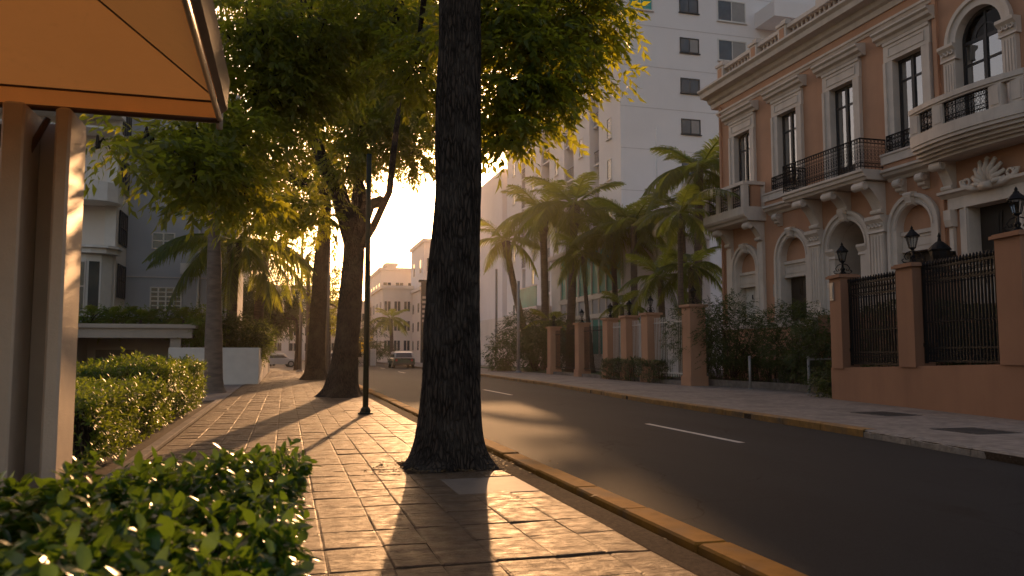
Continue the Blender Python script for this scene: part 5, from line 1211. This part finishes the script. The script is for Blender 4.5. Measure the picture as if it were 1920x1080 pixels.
# ---- cars
m_tyre = Mat('tyre', (.02,.02,.02), .85, .2, 9, bump=0); m_green = Mat('dark_green_car_paint', (.018,.05,.022), .25, .1, 2, bump=0, spec=.6); m_silver = Mat('silver_car_paint', (.42,.41,.39), .3, .05, 2, bump=0, spec=.6)
m_light = Mat('lamp_lens', (.45,.40,.35), .2, .1, 5, bump=0); m_tail = Mat('tail_lens', (.35,.03,.02), .25, .1, 5, bump=0)
def car(label, loc, rz, L, W, H, paint, roofm, van=False):
    t = thing('parked_car', label, 'car', loc, 'cars far along the road'); M = TRS(loc, (0,0,rz))
    def bl(m, name, mat, smooth=False):
        q = MB(); q.add([M @ Vector(v) for v in m.v], m.f); return q.build(name, mat, t, smooth)
    h = L/2; wl_ = H*.22
    side_ = [(-h,wl_),(-h+.05,H*.52),(-h+.22,H*.60),(h*.45,H*.62),(h-.25,H*.54),(h,H*.46),(h,wl_)]
    def loft(prof, wd, cap=.88):
        n = len(prof); m = MB(); vs = []
        for s, k in ((-1,cap),(-.97,.97),(-.9,1),(.9,1),(.97,.97),(1,cap)):
            vs += [(x, s*wd/2, wl_+(z-wl_)*(1 if k == 1 else (.99 if k > .9 else .93))) for x, z in prof]
        fs = [tuple(range(n)), tuple(range(6*n-1,5*n-1,-1))]+[(j*n+i, j*n+(i+1)%n, (j+1)*n+(i+1)%n, (j+1)*n+i) for j in range(5) for i in range(n)]
        return m.add(vs, fs)
    bl(loft(side_, W), 'body', paint)
    b0, b1, b2, b3 = (-h+.08, -h+.35, h*.22, h*.55) if not van else (-h+.04,-h+.12,h*.5,h*.8)
    cab = [(b0,H*.61),(b1,H*.95),(b1+.3,H),(b2,H),(b2+.2,H*.96),(b3,H*.62)]
    bl(loft(cab, W*.86, .9), 'cabin', roofm)
    m = MB(); y = W*.435
    for s in (-1, 1): m.add([(b0+.22,s*y,H*.66),(b1+.12,s*y*.985,H*.91),(b2,s*y*.985,H*.91),(b3-.22,s*y,H*.66)], [(0,1,2,3)])
    def lp(a, b, k): return (a[0]+(b[0]-a[0])*k, a[1]+(b[1]-a[1])*k)
    for (p, q, sg) in ((cab[0],cab[1],-1),(cab[5],cab[4],1)):
        a, b = lp(p,q,.12), lp(p,q,.9); dx = sg*.012
        m.add([(a[0]+dx,-W*.38,a[1]),(a[0]+dx,W*.38,a[1]),(b[0]+dx,W*.35,b[1]),(b[0]+dx,-W*.35,b[1])], [(0,1,2,3)])
    bl(m, 'glass', m_pane)
    for sx in (-1, 1):
        for sy in (-1, 1):
            c = (sx*h*.62, sy*(W/2-.1)); m = MB(); m.tube([(c[0],c[1]-.11,.33),(c[0],c[1]+.11,.33)], .33, 18); wh = bl(m, 'wheel', m_tyre); m = MB(); m.tube([(c[0],c[1]+sy*.112,.33),(c[0],c[1]+sy*.12,.33)], .2, 12)
            q = MB(); q.add([M @ Vector(v) for v in m.v], m.f); q.build('rim', m_pole, wh)
    for sy in (-1, 1):
        m = MB(); m.box(h-.10, h+.012, sy*W*.32-.16, sy*W*.32+.16, H*.38, H*.46); bl(m, 'headlight', m_light); m = MB(); m.box(-h-.012, -h+.1, sy*W*.36-.1, sy*W*.36+.1, H*.42, H*.54); bl(m, 'tail_light', m_tail)
    m = MB(); m.box(-h-.03, -h+.2, -W*.46, W*.46, wl_-.02, wl_+.16); m.box(h-.2, h+.03, -W*.46, W*.46, wl_-.02, wl_+.16); bl(m, 'bumper', m_frame)
    return t
car('dark green car with pale roof parked near the right kerb, beyond the lone palm', (10.4,75,-.12), R(90), 4.4, 1.95, 1.5, m_green, m_silver)
car('pale car at the far end of the left pavement', (-.9,84,-.165), R(8), 4.4, 1.75, 1.4, m_silver, m_silver)
car('white van behind the pale car at the end of the left pavement', (-2.2,92,-.165), R(84), 4.8, 1.9, 2.1, m_white, m_white, True)
car('pale car showing between the second and third dark trunks', (5.0,96,-.12), R(90), 4.3, 1.8, 1.45, m_silver, m_silver)

# ================================================================== HAZE
m, t, N, L = nodes('warm_haze')
pv = N.new('ShaderNodeVolumePrincipled'); pv.inputs['Color'].default_value = (.95,.86,.74,1); pv.inputs['Density'].default_value = .00022; pv.inputs['Anisotropy'].default_value = .8
o = N.new('ShaderNodeOutputMaterial'); L.new(pv.outputs[0], o.inputs['Volume'])
hz = MB().box(-195, 195, -65, 265, -1.4, 46).build('haze', m); stuff(hz)
